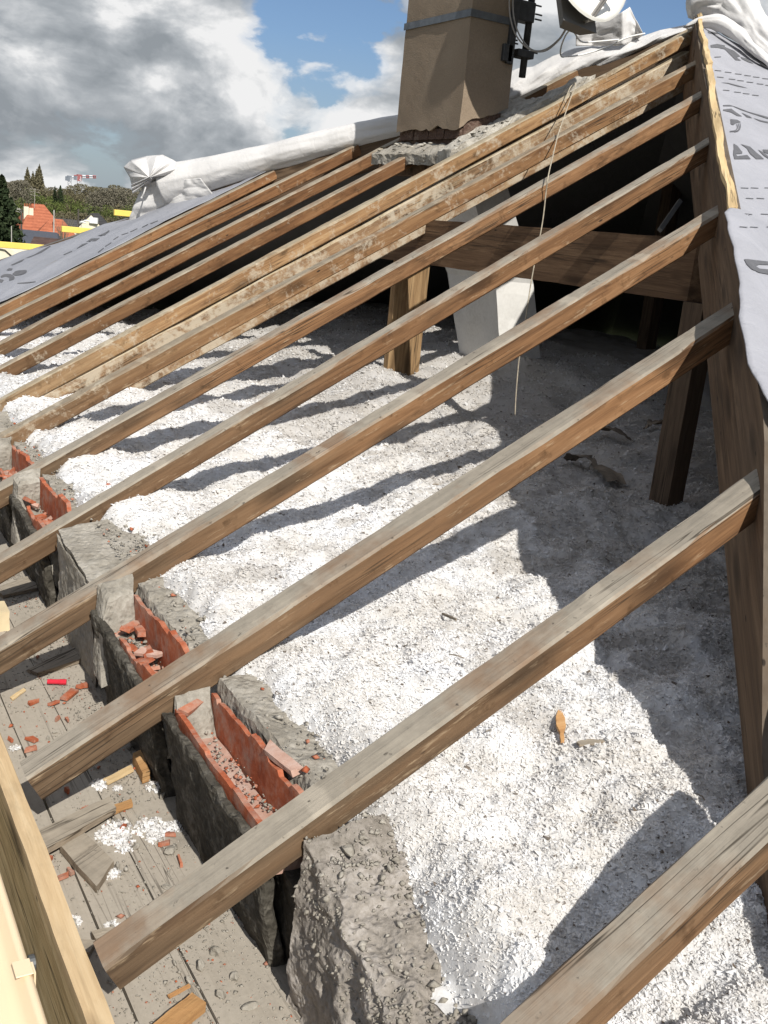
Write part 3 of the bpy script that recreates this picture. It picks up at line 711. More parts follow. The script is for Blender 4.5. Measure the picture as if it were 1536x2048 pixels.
rnd_ = np.exp(-((Vv - ve) / .085) ** 2); xx_ = xx_ + .016 * rnd_; zz_ = zz_ - .016 * rnd_
Pm = np.stack([xx_, U, zz_], -1)
bite = np.clip(fbm(Pm, 8.0, 3, 90) - .12, 0, 1) * .085
dsp = np.stack([fbm(Pm + 9.1 * k, 9.0, 6, 60 + k, .58) for k in range(3)], -1) * [.036, .024, .034]
Pm = Pm + dsp; Pm[..., 0] += bite * (1 - tt) * .8; Pm[..., 2] -= bite * .7 * np.clip(tf * 1.2 - .2, 0, 1)
child_at(tag(mk('mortar_heap', Pm.reshape(-1, 3), grid_faces(nu_, nv_, flip=False), M['heap'], smooth=False), 'rough sloping mortar heap beside the near rafter'), ew)
# bay 2: open brick trough
def shell(x0, x1, ya, yb, za, zb, seed, mat='brick', jag=.02, lean=0.0):
    n = 60; V = []; F = []
    for i in range(n + 1):
        y = ya + (yb - ya) * i / n
        e = (fbm(np.array([[y * 1.0, seed, .2]]), 4.5, 2, seed)[0] * .7 + round(float(vn(np.array([[y, seed, 3.2]]), 8, seed)[0]) * 1.6) * .28 + vn(np.array([[y, seed, 7.2]]), 60, seed)[0] * .06) * jag + 0.0
        w1 = fbm(np.array([[y, seed, 4.2]]), 6, 3, seed)[0] * .006
        for x, z in ((x0 + w1, za), (x1 + w1, za), (x1 + w1 + lean, zb + e), (x0 + w1 + lean, zb + e * .8)):
            V.append((x, y, z))
    for i in range(n):
        for b in range(4): F.append((i * 4 + b, (i + 1) * 4 + b, (i + 1) * 4 + (b + 1) % 4, i * 4 + (b + 1) % 4))
    F.append((0, 1, 2, 3)); F.append((n * 4 + 3, n * 4 + 2, n * 4 + 1, n * 4))
    o = mk('brick', V, F, M[mat]); bm = bmesh.new(); bm.from_mesh(o.data); bmesh.ops.recalc_face_normals(bm, faces=bm.faces[:]); bm.to_mesh(o.data); bm.free()
    child_at(o, ew); return o
def bay(ya, yb, seed, kind):
    if kind == 'trough':
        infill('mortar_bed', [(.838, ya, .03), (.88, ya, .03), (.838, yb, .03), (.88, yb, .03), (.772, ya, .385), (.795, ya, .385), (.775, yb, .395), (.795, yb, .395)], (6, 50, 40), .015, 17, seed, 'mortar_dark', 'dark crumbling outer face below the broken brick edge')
        shell(.797, .809, ya + .03, yb - .02, .345, .405, seed + 1)
        infill('brick_floor', [(.812, ya + .01, .30), (.888, ya + .01, .30), (.812, yb - .01, .30), (.888, yb - .01, .30), (.805, ya + .01, .345), (.888, ya + .01, .345), (.805, yb - .01, .345), (.888, yb - .01, .345)], (4, 14, 1), .006, 20, seed + 2, 'brick_pale')
        shell(.890, .902, ya + .02, yb - .01, .28, .435, seed + 3, jag=.05, mat='brick')
        infill('mortar_bed', [(.905, ya, .28), (1.10, ya, .28), (.905, yb, .28), (1.10, yb, .28), (.915, ya, .445), (1.08, ya, .43), (.905, yb, .465), (1.08, yb, .45)], (26, 60, 10), .018, 10, seed + 4, 'mortar')
        infill('mortar_bed', [(.80, yb - .10, .29), (.89, yb - .09, .29), (.80, yb, .29), (.89, yb, .29), (.80, yb - .07, .37), (.89, yb - .05, .39), (.80, yb, .44), (.89, yb, .45)], (6, 6, 5), .016, 18, seed + 6, 'mortar')
    elif kind == 'block':
        infill('concrete_block', [(.83, ya, .03), (1.06, ya, .03), (.83, yb, .03), (1.06, yb, .03), (.79, ya + .01, .42), (1.07, ya, .44), (.80, yb - .05, .46), (1.05, yb, .49)], (30, 56, 40), .020, 8, seed, 'mortar', 'smooth rounded grey concrete block', edge=.03)
    elif kind == 'rubble':
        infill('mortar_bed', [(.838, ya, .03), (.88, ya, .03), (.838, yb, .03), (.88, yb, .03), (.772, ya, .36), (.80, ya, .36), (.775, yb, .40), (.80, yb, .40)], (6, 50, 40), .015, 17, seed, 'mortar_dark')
        shell(.800, .812, ya + .05, yb - .2, .335, .395, seed + 1, jag=.03)
        infill('mortar_bed', [(.81, ya, .2), (.90, ya, .2), (.81, yb, .2), (.90, yb, .2), (.81, ya, .33), (.90, ya, .31), (.81, yb, .36), (.90, yb, .36)], (6, 18, 2), .02, 15, seed + 2, 'mortar')
        shell(.880, .895, ya + .02, yb - .05, .25, .465, seed + 3, jag=.06)
        infill('mortar_bed', [(.90, ya, .28), (1.10, ya, .28), (.90, yb, .28), (1.10, yb, .28), (.91, ya, .44), (1.08, ya, .44), (.90, yb, .47), (1.08, yb, .47)], (24, 54, 10), .026, 11, seed + 4, 'mortar')
        infill('mortar_bed', [(.78, yb - .11, .2), (.89, yb - .10, .2), (.78, yb, .2), (.89, yb, .2), (.79, yb - .08, .45), (.88, yb - .07, .47), (.79, yb, .48), (.89, yb, .50)], (6, 6, 6), .016, 18, seed + 6, 'mortar')
bay(-.005, .555, 100, 'trough'); bay(.655, 1.205, 120, 'rubble'); bay(1.29, 1.815, 140, 'block'); bay(1.90, 2.445, 160, 'rubble'); bay(2.53, 3.025, 180, 'rubble'); bay(3.12, 3.62, 200, 'block')
bay(3.72, 4.22, 220, 'rubble')

# loose rubble: shards and chunks
def rock(sz, seed, flat=1.0):
    bm = bmesh.new(); bmesh.ops.create_icosphere(bm, subdivisions=2, radius=1.0)
    rr = random.Random(seed); a = np.array([rr.uniform(.6, 1.15), rr.uniform(.5, .9), rr.uniform(.45, .8) * flat])
    V = np.array([v.co[:] for v in bm.verts]); F = [[v.index for v in f.verts] for f in bm.faces]; bm.free()
    # chop with a few planes, then roughen: broken mortar, not pebbles
    for k in range(7):
        n_ = np.array([rr.gauss(0, 1) for _ in range(3)]); n_ /= np.linalg.norm(n_); dd = V @ n_ - rr.uniform(.45, .8); V = V - np.clip(dd, 0, 9)[:, None] * n_
    V = V * (1 + .16 * fbm(V + seed * 1.7, 2.4, 3, seed))[:, None]
    return V * a * sz, F
def shard(L, W, T, seed):
    rr = random.Random(seed)
    c = [(-L * rr.uniform(.35, .6), -W * rr.uniform(.3, .6), 0), (L * rr.uniform(.3, .65), -W * rr.uniform(.2, .6), 0), (-L * rr.uniform(.3, .6), W * rr.uniform(.2, .6), 0), (L * rr.uniform(.25, .6), W * rr.uniform(.1, .55), 0)]
    c += [(x * rr.uniform(.85, 1.05), y * rr.uniform(.85, 1.05), T) for x, y, z in c]
    return hexa_mesh(c, (3, 2, 1), T * .25, 60, seed)
def rotz(V, a, tilt=0.0, ta=0.0):
    Rm = np.array(Matrix.Rotation(a, 3, 'Z') @ Matrix.Rotation(tilt, 3, 'X') @ Matrix.Rotation(ta, 3, 'Y')); return np.asarray(V) @ Rm.T
sid = 0
def put_shard(x, y, z, L, W, T, a, tilt=0.0, mat='brick', name='brick_shard', label='broken orange brick shard lying among the rubble at the eave', cat='brick shard', group='broken brick shards'):
    global sid; sid += 1
    V, F = shard(L, W, T, sid); V = rotz(V, a, tilt); V[:, 2] -= V[:, 2].min()
    o = mk(name, V, F, M[mat]); o.location = (x, y, z); tag(o, label, cat, group); return o
for px_, py_, L in ((140, 1390, .07), (70, 1405, .035), (108, 1408, .04), (115, 1440, .022), (165, 1375, .03), (65, 1480, .035), (20, 1480, .03), (95, 1745, .05), (125, 1755, .03), (140, 1745, .022), (135, 1440, .02), (330, 1690, .03), (340, 1670, .025), (245, 1660, .025), (360, 1725, .03), (100, 1720, .018), (5, 1975, .04), (170, 1620, .02), (135, 1585, .02), (60, 1500, .03)):
    p = atz(px_, py_, DZ + .004); put_shard(p[0], p[1], DZ + .002, L, L * random.uniform(.3, .6), random.uniform(.007, .012), random.uniform(0, 6), random.uniform(-.2, .2), label='orange brick shard lying on the dusty soffit boards', group='brick shards on the soffit boards')
for (ya, yb, n_, lb) in ((.70, 1.12, 20, 'broken orange brick shard heaped in the second brick trough from the camera'), (1.93, 2.35, 16, 'broken orange brick shard heaped in the trough beyond the smooth concrete block'), (2.56, 2.9, 14, 'broken orange brick shard heaped in the farthest trough at the left picture edge'), (3.75, 4.1, 8, 'broken brick shard in the wall bay beyond the peak rafter')):
    for i in range(n_):
        y = random.uniform(ya, yb)
        put_shard(random.uniform(.815, .872), y, .335 + random.uniform(0, .05), random.uniform(.03, .085), random.uniform(.02, .04), random.uniform(.008, .013), random.uniform(0, 6), random.uniform(-.7, .7), mat='brick' if random.random() < .75 else 'brick_pale', label=lb, group=lb.split(' shard ')[1])
o = put_shard(.845, .535, .40, .11, .035, .012, .6, .4); o['label'] = 'brick stick lying on the far end of the near brick trough'
o = put_shard(.905, .17, .44, .13, .03, .012, 1.75, -.2, mat='brick_pale'); o['label'] = 'pale pink brick strip leaning on the inner wall of the near trough'
for i, (px_, py_, s_) in enumerate(((235, 1730, .02), (205, 1715, .022), (250, 1655, .018), (230, 1640, .02), (270, 1690, .022), (340, 1700, .034), (335, 1770, .02), (105, 1780, .017), (115, 1825, .02), (145, 1840, .018), (225, 1850, .016), (310, 1570, .018), (325, 1590, .02), (300, 1555, .014), (90, 1690, .016), (430, 1900, .026), (400, 1930, .03), (470, 1950, .024), (440, 1985, .022), (500, 2010, .026), (380, 1960, .018), (350, 1920, .016), (140, 1478, .014), (95, 1472, .016), (110, 1460, .014), (350, 1690, .025), (315, 1640, .02))):
    p = atz(px_, py_, DZ + .01); s_ *= .72; V, F = rock(s_, i + 50, .8); o = mk('mortar_chunk', V, F, M['mortar']); o.location = (p[0], p[1], DZ + s_ * .35); o.rotation_euler = (random.uniform(0, 6),) * 3
    tag(o, 'small grey mortar chunk lying on the soffit boards', 'mortar chunk', 'mortar chunks on the soffit boards')
# crumbs nobody could count
def crumbs(name, n, fpos, szr, mat, label, seed0):
    parts = []
    oct_v = np.array([(1, 0, 0), (-1, 0, 0), (0, 1, 0), (0, -1, 0), (0, 0, 1), (0, 0, -1)], float)
    oct_f = [(0, 2, 4), (2, 1, 4), (1, 3, 4), (3, 0, 4), (2, 0, 5), (1, 2, 5), (3, 1, 5), (0, 3, 5)]
    VV = np.zeros((n, 6, 3)); k = 0
    P = np.array([fpos() for _ in range(n)])
    S = np.exp(rng.normal(math.log(szr), .5, n))
    for i in range(n):
        VV[i] = rotz(oct_v * rng.uniform(.5, 1.2, (6, 1)) * [1, .75, .6], rng.uniform(0, 6), rng.uniform(-1, 1)) * S[i] + P[i] + [0, 0, S[i] * .4]
    FF = (np.array(oct_f)[None] + 6 * np.arange(n)[:, None, None]).reshape(-1, 3)
    o = mk(name, VV.reshape(-1, 3), FF, mat); tag(o, label, name.replace('_', ' '), kind='stuff'); return o
def deckpos():
    while True:
        x, y = random.uniform(.485, .835), random.uniform(-.7, 2.4)
        pr = .18 + .82 * (x - .48) / .3 if y > .25 else .55 + .4 * (x > .6)
        if random.random() < pr and vn(np.array([[x, y, 0.]]), 9, 3)[0] > random.uniform(-1.0, .5): return (x, y, DZ)
crumbs('mortar_rubble', 7000, deckpos, .0022, M['mortar'], 'grey mortar crumbs and dust strewn over the soffit boards', 1)
crumbs('brick_crumbs', 420, deckpos, .0030, M['brick'], 'tiny orange brick crumbs strewn over the soffit boards', 2)
def heappos():
    i, j = random.randrange(nu_), random.randrange(int(nv_ * .30), nv_)
    if vn(Pm[i, j][None] , 7, 4)[0] < random.uniform(-.9, .5): return heappos()
    return tuple(Pm[i, j] + np.array([0, 0, .001]))
crumbs('heap_crumbs', 3600, heappos, .0042, M['mortar'], 'crumbly mortar grains on the near mortar heap', 5)
def troughpos():
    ya, yb = random.choice(((.02, .5), (.7, 1.15), (.7, 1.15), (1.93, 2.4), (2.56, 2.95))); y = random.uniform(ya, yb)
    if vn(np.array([[y, 3.3, 0.]]), 6, 9)[0] < random.uniform(-.9, .6): return troughpos()
    return (random.uniform(.812, .886), y, .347 + random.uniform(0, .012))
crumbs('trough_crumbs', 650, troughpos, .0042, M['mortar'], 'grey mortar crumbs inside the open brick troughs', 6)
crumbs('trough_brick_grit', 260, troughpos, .0050, M['brick'], 'orange brick grit inside the open brick troughs', 7)
def wallpos():
    y = random.uniform(0.0, 3.6); x = random.uniform(.92, 1.10); return (x, y, .445 + .02 * min(1, max(0, y - .5)) + random.uniform(-.008, .012))
crumbs('wall_rubble', 2200, wallpos, .0045, M['mortar'], 'loose grey mortar crumbs on top of the broken wall', 3)
crumbs('brick_grit', 160, wallpos, .006, M['brick'], 'orange brick grit among the insulation edge on the wall', 4)
# chips of grey concrete on the flank of the lump
# insulation clumps fallen on the deck
def clump(x, y, z, r, seed):
    rr = np.random.default_rng(seed); n = 260
    V0, F0 = rock(r * .8, seed, .6)
    d = rr.normal(size=(n, 3)); d /= np.linalg.norm(d, axis=1, keepdims=True); d[:, 2] = np.abs(d[:, 2])
    c_ = d * r * rr.uniform(.3, 1.25, (n, 1)) * [1.1, 1.1, .5]
    s_ = rr.uniform(.3, 1.0, (n, 1)) * r * .24
    a_ = rr.normal(size=(n, 3)); a_ /= np.linalg.norm(a_, axis=1, keepdims=True); b_ = np.cross(a_, rr.normal(size=(n, 3))); b_ /= np.linalg.norm(b_, axis=1, keepdims=True)
    Q = np.stack([c_ - a_ * s_ - b_ * s_ * .6, c_ + a_ * s_ - b_ * s_ * .5, c_ + a_ * s_ * .8 + b_ * s_, c_ - a_ * s_ + b_ * s_ * .6], 1).reshape(-1, 3)
    V = np.vstack([V0, Q]); F = [tuple(f) for f in F0] + [tuple(len(V0) + 4 * i + k for k in range(4)) for i in range(n)]
    o = mk('insulation_clump', V, F, M['ins']); o.location = (x, y, z)
    at = o.data.attributes.new('tint', 'FLOAT', 'POINT'); at.data.foreach_set('value', np.full(len(V), .8, np.float32))
    tag(o, 'white insulation clump fallen onto the soffit boards', 'insulation clump', 'insulation clumps on the boards')
for i, (px_, py_, r_) in enumerate(((200, 1563, .022), (312, 1568, .022), (235, 1655, .034), (215, 1665, .026), (240, 1675, .028), (250, 1690, .02), (300, 1650, .034), (325, 1655, .028), (345, 1650, .024), (312, 1668, .024), (225, 1740, .02), (120, 1840, .016), (145, 1838, .018), (225, 1845, .016), (235, 1570, .012), (30, 1490, .014))):
    p = atz(px_, py_, DZ + .01); clump(p[0], p[1], DZ, r_ * .85, 300 + i)

# broken boards on the deck
def board(label, pts, T, z0, mat='oldboard', name='broken_board', seed=1, tilt=(0, 0, 0, 0), amp=.003):
    z0 += DZ
    P = [atz(x, y, z0 + T) for x, y in pts]                 # order: a, b along one long side, then c (next to b), d
    a, b, c_, d = P
    top = [a, b, d, c_]; cs = [np.array(q) - [0, 0, T] for q in top] + [np.array(q) for q in top]
    for i in range(4): cs[i] = cs[i] + [0, 0, tilt[i]]; cs[i + 4] = cs[i + 4] + [0, 0, tilt[i]]
    V, F = hexa_mesh(cs, (14, 5, 2), amp, 22, seed)
    o = mk(name, V, F, M[mat]); X = Vector(b - a); X.z = 0; X.normalize(); Z = Vector((0, 0, 1)); Yv = Z.cross(X)
    Mx = Matrix((X, Yv, Z)).transposed().to_4x4(); Mx.translation = Vector(sum(P) / 4 - [0, 0, T])
    o.data.transform(Mx.inverted()); o.matrix_world = Mx
    tag(o, label, 'board'); return o
board('grey broken board lying across the deck on top of the shorter board', [(65, 1665), (218, 1592), (232, 1615), (92, 1698)], .016, .022, seed=3)
board('short thick board lying under the other broken board on the deck', [(120, 1690), (165, 1660), (228, 1722), (193, 1772)], .018, .002, seed=4)
board('bright orange split strip sticking out from the broken board on the deck', [(218, 1612), (262, 1597), (265, 1606), (222, 1624)], .012, .006, 'splinter', 'wood_strip', 5)
board('orange split lath end lying on the deck at the bottom of the picture', [(305, 2048), (385, 1985), (412, 2005), (345, 2062)], .02, .004, 'splinter', 'wood_strip', 6)
board('thin pale wood sliver on the deck near the bottom rafter', [(335, 1988), (378, 1966), (381, 1970), (340, 1993)], .005, .006, 'splinter', 'wood_strip', 7)
board('small splintered block standing against the dark wall face', [(266, 1506), (281, 1500), (300, 1540), (285, 1546)], .03, .004, 'splinter', 'wood_block', 8)
board('grey board end poking out under the near rafter by the fascia', [(130, 1875), (195, 1880), (178, 1905), (135, 1900)], .012, .0, 'oldboard', 'broken_board', 9)
board('brown wood offcut touching the near rafter on the deck', [(183, 1862), (225, 1852), (230, 1866), (192, 1877)], .016, .003, 'oldboard', 'wood_block', 10)
board('curved yellow wood sliver on the deck near the red pen', [(20, 1393), (48, 1375), (52, 1379), (26, 1398)], .004, .003, 'fresh', 'wood_strip', 11)
board('pale board lying across the deck under the third nearest rafter', [(55, 1338), (158, 1290), (160, 1318), (75, 1345)], .014, .0, 'oldboard', 'broken_board', 12)
board('straw coloured splinters lying by the wall on the deck', [(205, 1558), (262, 1530), (268, 1540), (215, 1566)], .006, .003, 'fresh', 'wood_strip', 13)
board('grey board on the deck below the smooth concrete block', [(-10, 1176), (60, 1150), (90, 1172), (5, 1190)], .014, .0, 'oldboard', 'broken_board', 14)
# pale offcut with pen marks at the left edge
oc = mk('offcut', *hexa_mesh([(x, y, z) for z, s_ in ((DZ, 0), (DZ + .07, .0)) for y in (1.80, 1.90) for x in (.52, .57)], (2, 3, 3), .003, 20, 4), M['ply'])
p = aty(8, 1052, 1.81); oc.data.transform(Matrix.Translation((p[0] - .555, 0, 0))); tag(oc, 'pale wood offcut standing at the left picture edge below the rafters', 'offcut')
# red pen
a, b = atz(95, 1363, DZ + .010), atz(133, 1364, DZ + .010)
pen = mk('marker_pen', *tube([a, a + (b - a) * .62], .0075, 10), M['redplastic']); rebase(pen, a); tag(pen, 'small red marker pen lying on the soffit boards', 'pen')
child_at(mk('pen_cap', *tube([a + (b - a) * .63, b], .0085, 10), M['redplastic']), pen)

# wood splinters, flakes on the insulation
def on_ins(px_, py_):
    p = atz(px_, py_, .5)
    for _ in range(4): p = atz(px_, py_, ins_z(p[0], p[1]) + .006)
    return p
def stick(label, pa, pb, wdt, T, mat, name='wood_splinter', cat='splinter', curl=0.0, lift=0.0):
    a, b = on_ins(*pa), on_ins(*pb); d = b - a; L = np.linalg.norm(d); s_ = np.array([-d[1], d[0], 0]) / L
    n = 8; V = []; F = []
    for i in range(n + 1):
        u_ = i / n; P = a + d * u_ + [0, 0, .004 + curl * math.sin(u_ * math.pi) + lift * u_]
        ww = wdt * (.45 + .55 * (1 - abs(2 * u_ - .8))) * (1 + .4 * random.uniform(-1, 1))
        for e, z in ((-1, 0), (1, 0), (1, T), (-1, T)): V.append(P + s_ * ww * e * .5 + [0, 0, z])
    for i in range(n):
        for k in range(4): F.append((i * 4 + k, (i + 1) * 4 + k, (i + 1) * 4 + (k + 1) % 4, i * 4 + (k + 1) % 4))
    F += [(0, 1, 2, 3), (n * 4 + 3, n * 4 + 2, n * 4 + 1, n * 4)]
    o = mk(name, V, F, M[mat]); rebase(o, a); tag(o, label, cat); return o
stick('upright orange wood splinter lying on the sunlit insulation', (1118, 1428), (1124, 1490), .018, .007, 'splinter')
stick('flat reddish brown bark piece lying on the sunlit insulation', (1155, 1494), (1206, 1488), .026, .005, 'oldboard', 'bark_piece', 'bark')
stick('small dark twig on the sunlit insulation below the middle rafters', (885, 1232), (912, 1244), .010, .006, 'kraft', 'twig', 'twig')
for i in range(46):
    x, y = random.uniform(1.15, 3.4), random.uniform(-.55, 3.4)
    L = random.uniform(.012, .04); a_ = random.uniform(0, 6); z = ins_z(x, y) + .008
    V, F = tube([(0, 0, 0), (L * .5, .002, .003), (L, 0, .001)], random.uniform(.0012, .0028), 4); V = rotz(V, a_)
    o = mk('bark_bit', V, F, M['kraft']); o.location = (x, y, z); tag(o, 'small dark bark bit scattered on the insulation', 'bark bit', 'bark bits on the insulation')
# torn kraft paper ribbons
def ribbon(label, pts, wd, seed):
    P = spline([on_ins(*p) + [0, 0, z] for p, z in pts], 8); n = len(P); T = np.gradient(P, axis=0); V = []; m_ = 6
    for i in range(n):
        s_ = np.cross(T[i], [0, 0, 1.0]); s_ /= np.linalg.norm(s_)
        for j in range(m_):
            v = j / (m_ - 1) - .5; e = fbm(np.array([[i * .12, j * .5, seed]]), 2.0, 3, seed)[0]
            V.append(P[i] + s_ * v * wd * (1 + .5 * vn(np.array([[i * .35, seed, 0.]]), 1.0, seed)[0]) + [0, 0, .012 + .035 * abs(e) + .02 * (v + .5)])
    o = mk('paper_scrap', V, grid_faces(n, m_), M['kraft'], smooth=False); rebase(o, P[0]); tag(o, label, 'paper'); return o
ribbon('torn brown paper ribbon half buried in the shaded insulation', [((1130, 930), .0), ((1160, 935), .03), ((1195, 950), .02), ((1235, 978), .0)], .09, 1)
ribbon('torn brown paper scrap lying behind the paper ribbon', [((1190, 872), .01), ((1225, 880), .03), ((1262, 892), .0)], .10, 2)
ribbon('small crumpled paper scrap near the dark post', [((1290, 866), .0), ((1308, 862), .03), ((1320, 858), .0)], .07, 3)

# fascia, gutter
fa = mk('fascia_board', *hexa_mesh([(.428, -1.9, -.14), (.468, -1.9, -.14), (.428, 9.25, -.14), (.468, 9.25, -.14), (.428, -1.9, .25), (.468, -1.9, .25), (.428, 9.25, .25), (.468, 9.25, .25)], (2, 220, 6), .0035, 6, 8), M['fascia'])
bevel_done = None; rebase(fa, (.448, 3.7, -.14)); tag(fa, 'pale new fascia board on edge along the eave at the bottom left', 'fascia board')
gt = empty('gutter', (.2, 3.7, .2)); tag(gt, 'cream metal gutter outside the fascia board at the bottom left corner', 'gutter')
prof = [(.372, .222), (.372, .252), (.364, .256), (.357, .251), (.352, .222), (.335, .214), (.16, .205), (.06, .212), (-.02, .235), (-.03, .262), (-.04, .262), (-.035, .23)]
ys = np.linspace(-1.9, 9.25, 60)
V = [(x, y, z + .0015 * math.sin(y * 7)) for y in ys for x, z in prof]
child_at(mk('gutter_trough', V, grid_faces(60, len(prof)), M['cream'], smooth=True), gt)
p = atz(60, 1945, .245)
child_at(box('gutter_clip', .345, .374, p[1] - .02, p[1] + .02, .2565, .2590, M['cream'], bev=.0008), gt)
child_at(box('gutter_clip', .374, .377, p[1] - .02, p[1] + .008, .205, .2590, M['cream']), gt)
p2 = atx(66, 1925, .424)
V, F = tube([(.427, p2[1], p2[2]), (.416, p2[1], p2[2])], .016, 16); child_at(mk('bolt', V, F, M['steel']), gt)

# ------------------------------------------------------------------ chimney
ch = empty('chimney', (3.735, 4.2, 2.05)); tag(ch, 'brown rendered chimney stack standing on the roof slope', 'chimney')
CX0, CX1, CY0, CY1 = 3.570, 3.905, 3.850, 4.590
V, F = hexa_mesh([(CX0, CY0, 2.165), (CX1 + .0, CY0, 2.33), (CX0, CY1, 2.165), (CX1, CY1, 2.33), (CX0 - .008, CY0, 5.0), (CX1 - .055, CY0, 5.0), (CX0 - .008, CY1, 5.0), (CX1 - .055, CY1, 5.0)], (12, 24, 80), .004, 5, 1)
V = np.array(V); low = V[:, 2] < 2.36
V[low, 2] += (.045 * fbm(V[low] * [1, 1, .2], 11, 4, 9)) - .035
child_at(mk('stack', V, F, M['render']), ch)
for nm, b in (('metal_strap', (CX0 - .008, CX1 - .018, CY0 - .005, CY0 - .0015)), ('metal_strap', (CX0 - .0105, CX0 - .0065, CY0 - .005, CY1 + .01))):
    child_at(box(nm, *b, 2.735, 2.775, M['steel'], n=(2, 2, 2), amp=.001), ch)
for i in range(4):
    y = CY0 + .02 + i * .18
    child_at(mk('brick', *hexa_mesh(boxc(3.592, 3.75, y, y + .168, 2.075, 2.135), (4, 4, 2), .006, 22, i), M['darkbrick']), ch)
child_at(mk('stack_core', *hexa_mesh(boxc(3.612, CX1 - .01, CY0 + .015, CY1 - .01, 1.95, 2.25), (3, 3, 3), .008, 12, 2), M['darkbrick']), ch)
M['rubble_pale'] = stony('pale_mortar_rubble', (0.25, 0.23, 0.195), (0.37, 0.345, 0.30), (0.50, 0.475, 0.42), bump=0.6, bd=0.008, scale=16)
# mortar apron between stack and peak rafter
def apron(name, x0, x1, y0, y1, off, seed, mat, lab, amp=.03):
    c = [(x, y, x * TT + z) for z in (-.035, off) for y in (y0, y1) for x in (x0, x1)]
    o = mk(name, *hexa_mesh(c, (int((x1 - x0) * 42), max(4, int((y1 - y0) * 42)), 4), amp, 11, seed), M[mat]); child_at(o, ch)
    if lab: o['label'] = lab
apron('mortar_apron', 3.44, 4.42, 3.71, 3.865, .05, 3, 'rubble_pale', 'crumbling mortar apron along the peak rafter')
apron('mortar_apron', 3.45, 3.60, 3.72, 4.66, .022, 4, 'mortar', 'ledge of broken mortar below the stack')
apron('mortar_apron', 3.86, 4.12, 3.80, 4.25, .055, 5, 'rubble_pale', None)
for i in range(90):
    x, y = (random.uniform(3.5, 4.2) if i % 2 else random.uniform(3.55, 3.82), random.uniform(3.72, 3.87)) if i < 72 else (random.uniform(3.42, 3.58), random.uniform(3.75, 4.7))
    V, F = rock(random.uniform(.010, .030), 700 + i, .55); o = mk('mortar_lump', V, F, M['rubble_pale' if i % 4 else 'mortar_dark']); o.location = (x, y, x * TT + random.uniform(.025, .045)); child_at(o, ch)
# flue under the roof
fl = None
def flring(pl, pc, pr, yf):
    cpt = aty(*pc, yf); r = aty(*pr, yf); l = atx(*pl, cpt[0]); return cpt, r, l
R0_ = flring((908, 722), (1011, 690), (1082, 700), 4.12); R1_ = flring((880, 535), (993, 550), (1061, 548), 4.12)
rings = []
for (cpt, r, l), z in ((R0_, .30), (R0_, .62), (R1_, 1.25)):
    rings.append([(cpt[0], cpt[1], z), (r[0] + .04, r[1], z), (r[0] + .04, l[1] - .1, z), (cpt[0], l[1] - .1, z)])
rings.append([(3.62, 3.87, 2.0), (3.90, 3.87, 2.0), (3.90, 4.57, 2.0), (3.62, 4.57, 2.0)])
V = []; nseg = 10; F = []
RR = np.array(rings); dens_ = []
for a in range(len(RR) - 1):
    for s_ in range(8): dens_.append(RR[a] * (1 - s_ / 8) + RR[a + 1] * s_ / 8)
dens_.append(RR[-1]); per = []
for r in dens_:
    ring = []
    for e in range(4):
        for s_ in range(6): ring.append(r[e] * (1 - s_ / 6) + r[(e + 1) % 4] * s_ / 6)
    per.append(ring)
per = np.array(per); nr, npz, _ = per.shape
V = per.reshape(-1, 3); V = V + np.stack([fbm(V + 7 * a, 7, 4, a) for a in range(3)], 1) * .012
F = [(i * npz + k, i * npz + (k + 1) % npz, (i + 1) * npz + (k + 1) % npz, (i + 1) * npz + k) for i in range(nr - 1) for k in range(npz)]
o = mk('flue', V, F, M['plaster']); rebase(o, rings[0][0]); tag(o, 'pale plastered chimney flue rising through the attic behind the purlin', 'flue')

# satellite dish on a pole
sd = empty('satellite_dish', (3.98, 3.92, 2.5)); tag(sd, 'white satellite dish on a dark pole strapped to the chimney', 'satellite dish')
pa, pb = aty(1044, 155, 3.88), aty(1062, 0, 3.88)
pole_d = (pb - pa) / np.linalg.norm(pb - pa)
child_at(mk('pole', *tube([pa, pa + np.array([0.0, 0, 1.0]) * 1.35], .021, 14), M['iron'], smooth=True), sd)
def bracket(px_, py_, w_, h_, name='bracket'):
    p = aty(px_, py_, 3.86); child_at(box(name, p[0] - w_, p[0] + w_, 3.845, 3.93, p[2] - h_, p[2] + h_, M['iron'], bev=.004), sd); return p
bracket(1048, 22, .075, .055); bracket(1050, 108, .06, .022)
p = aty(1012, 105, 3.845); child_at(box('bracket', p[0] - .03, p[0] + .035, 3.825, 3.87, p[2] - .05, p[2] + .045, M['iron'], bev=.004), sd)
p = aty(1024, 70, 3.845); child_at(box('bracket', p[0] - .025, p[0] + .02, 3.825, 3.87, p[2] - .16, p[2] + .20, M['iron'], bev=.004), sd)
for px_, py_ in ((1078, 12), (1079, 30), (1030, 80), (1031, 87), (1070, 106), (1078, 40)):
    p = aty(px_, py_, 3.85); child_at(mk('bolt', *tube([p - [.03, 0, 0], p + [.018, 0, 0]], .005, 6), M['iron']), sd)
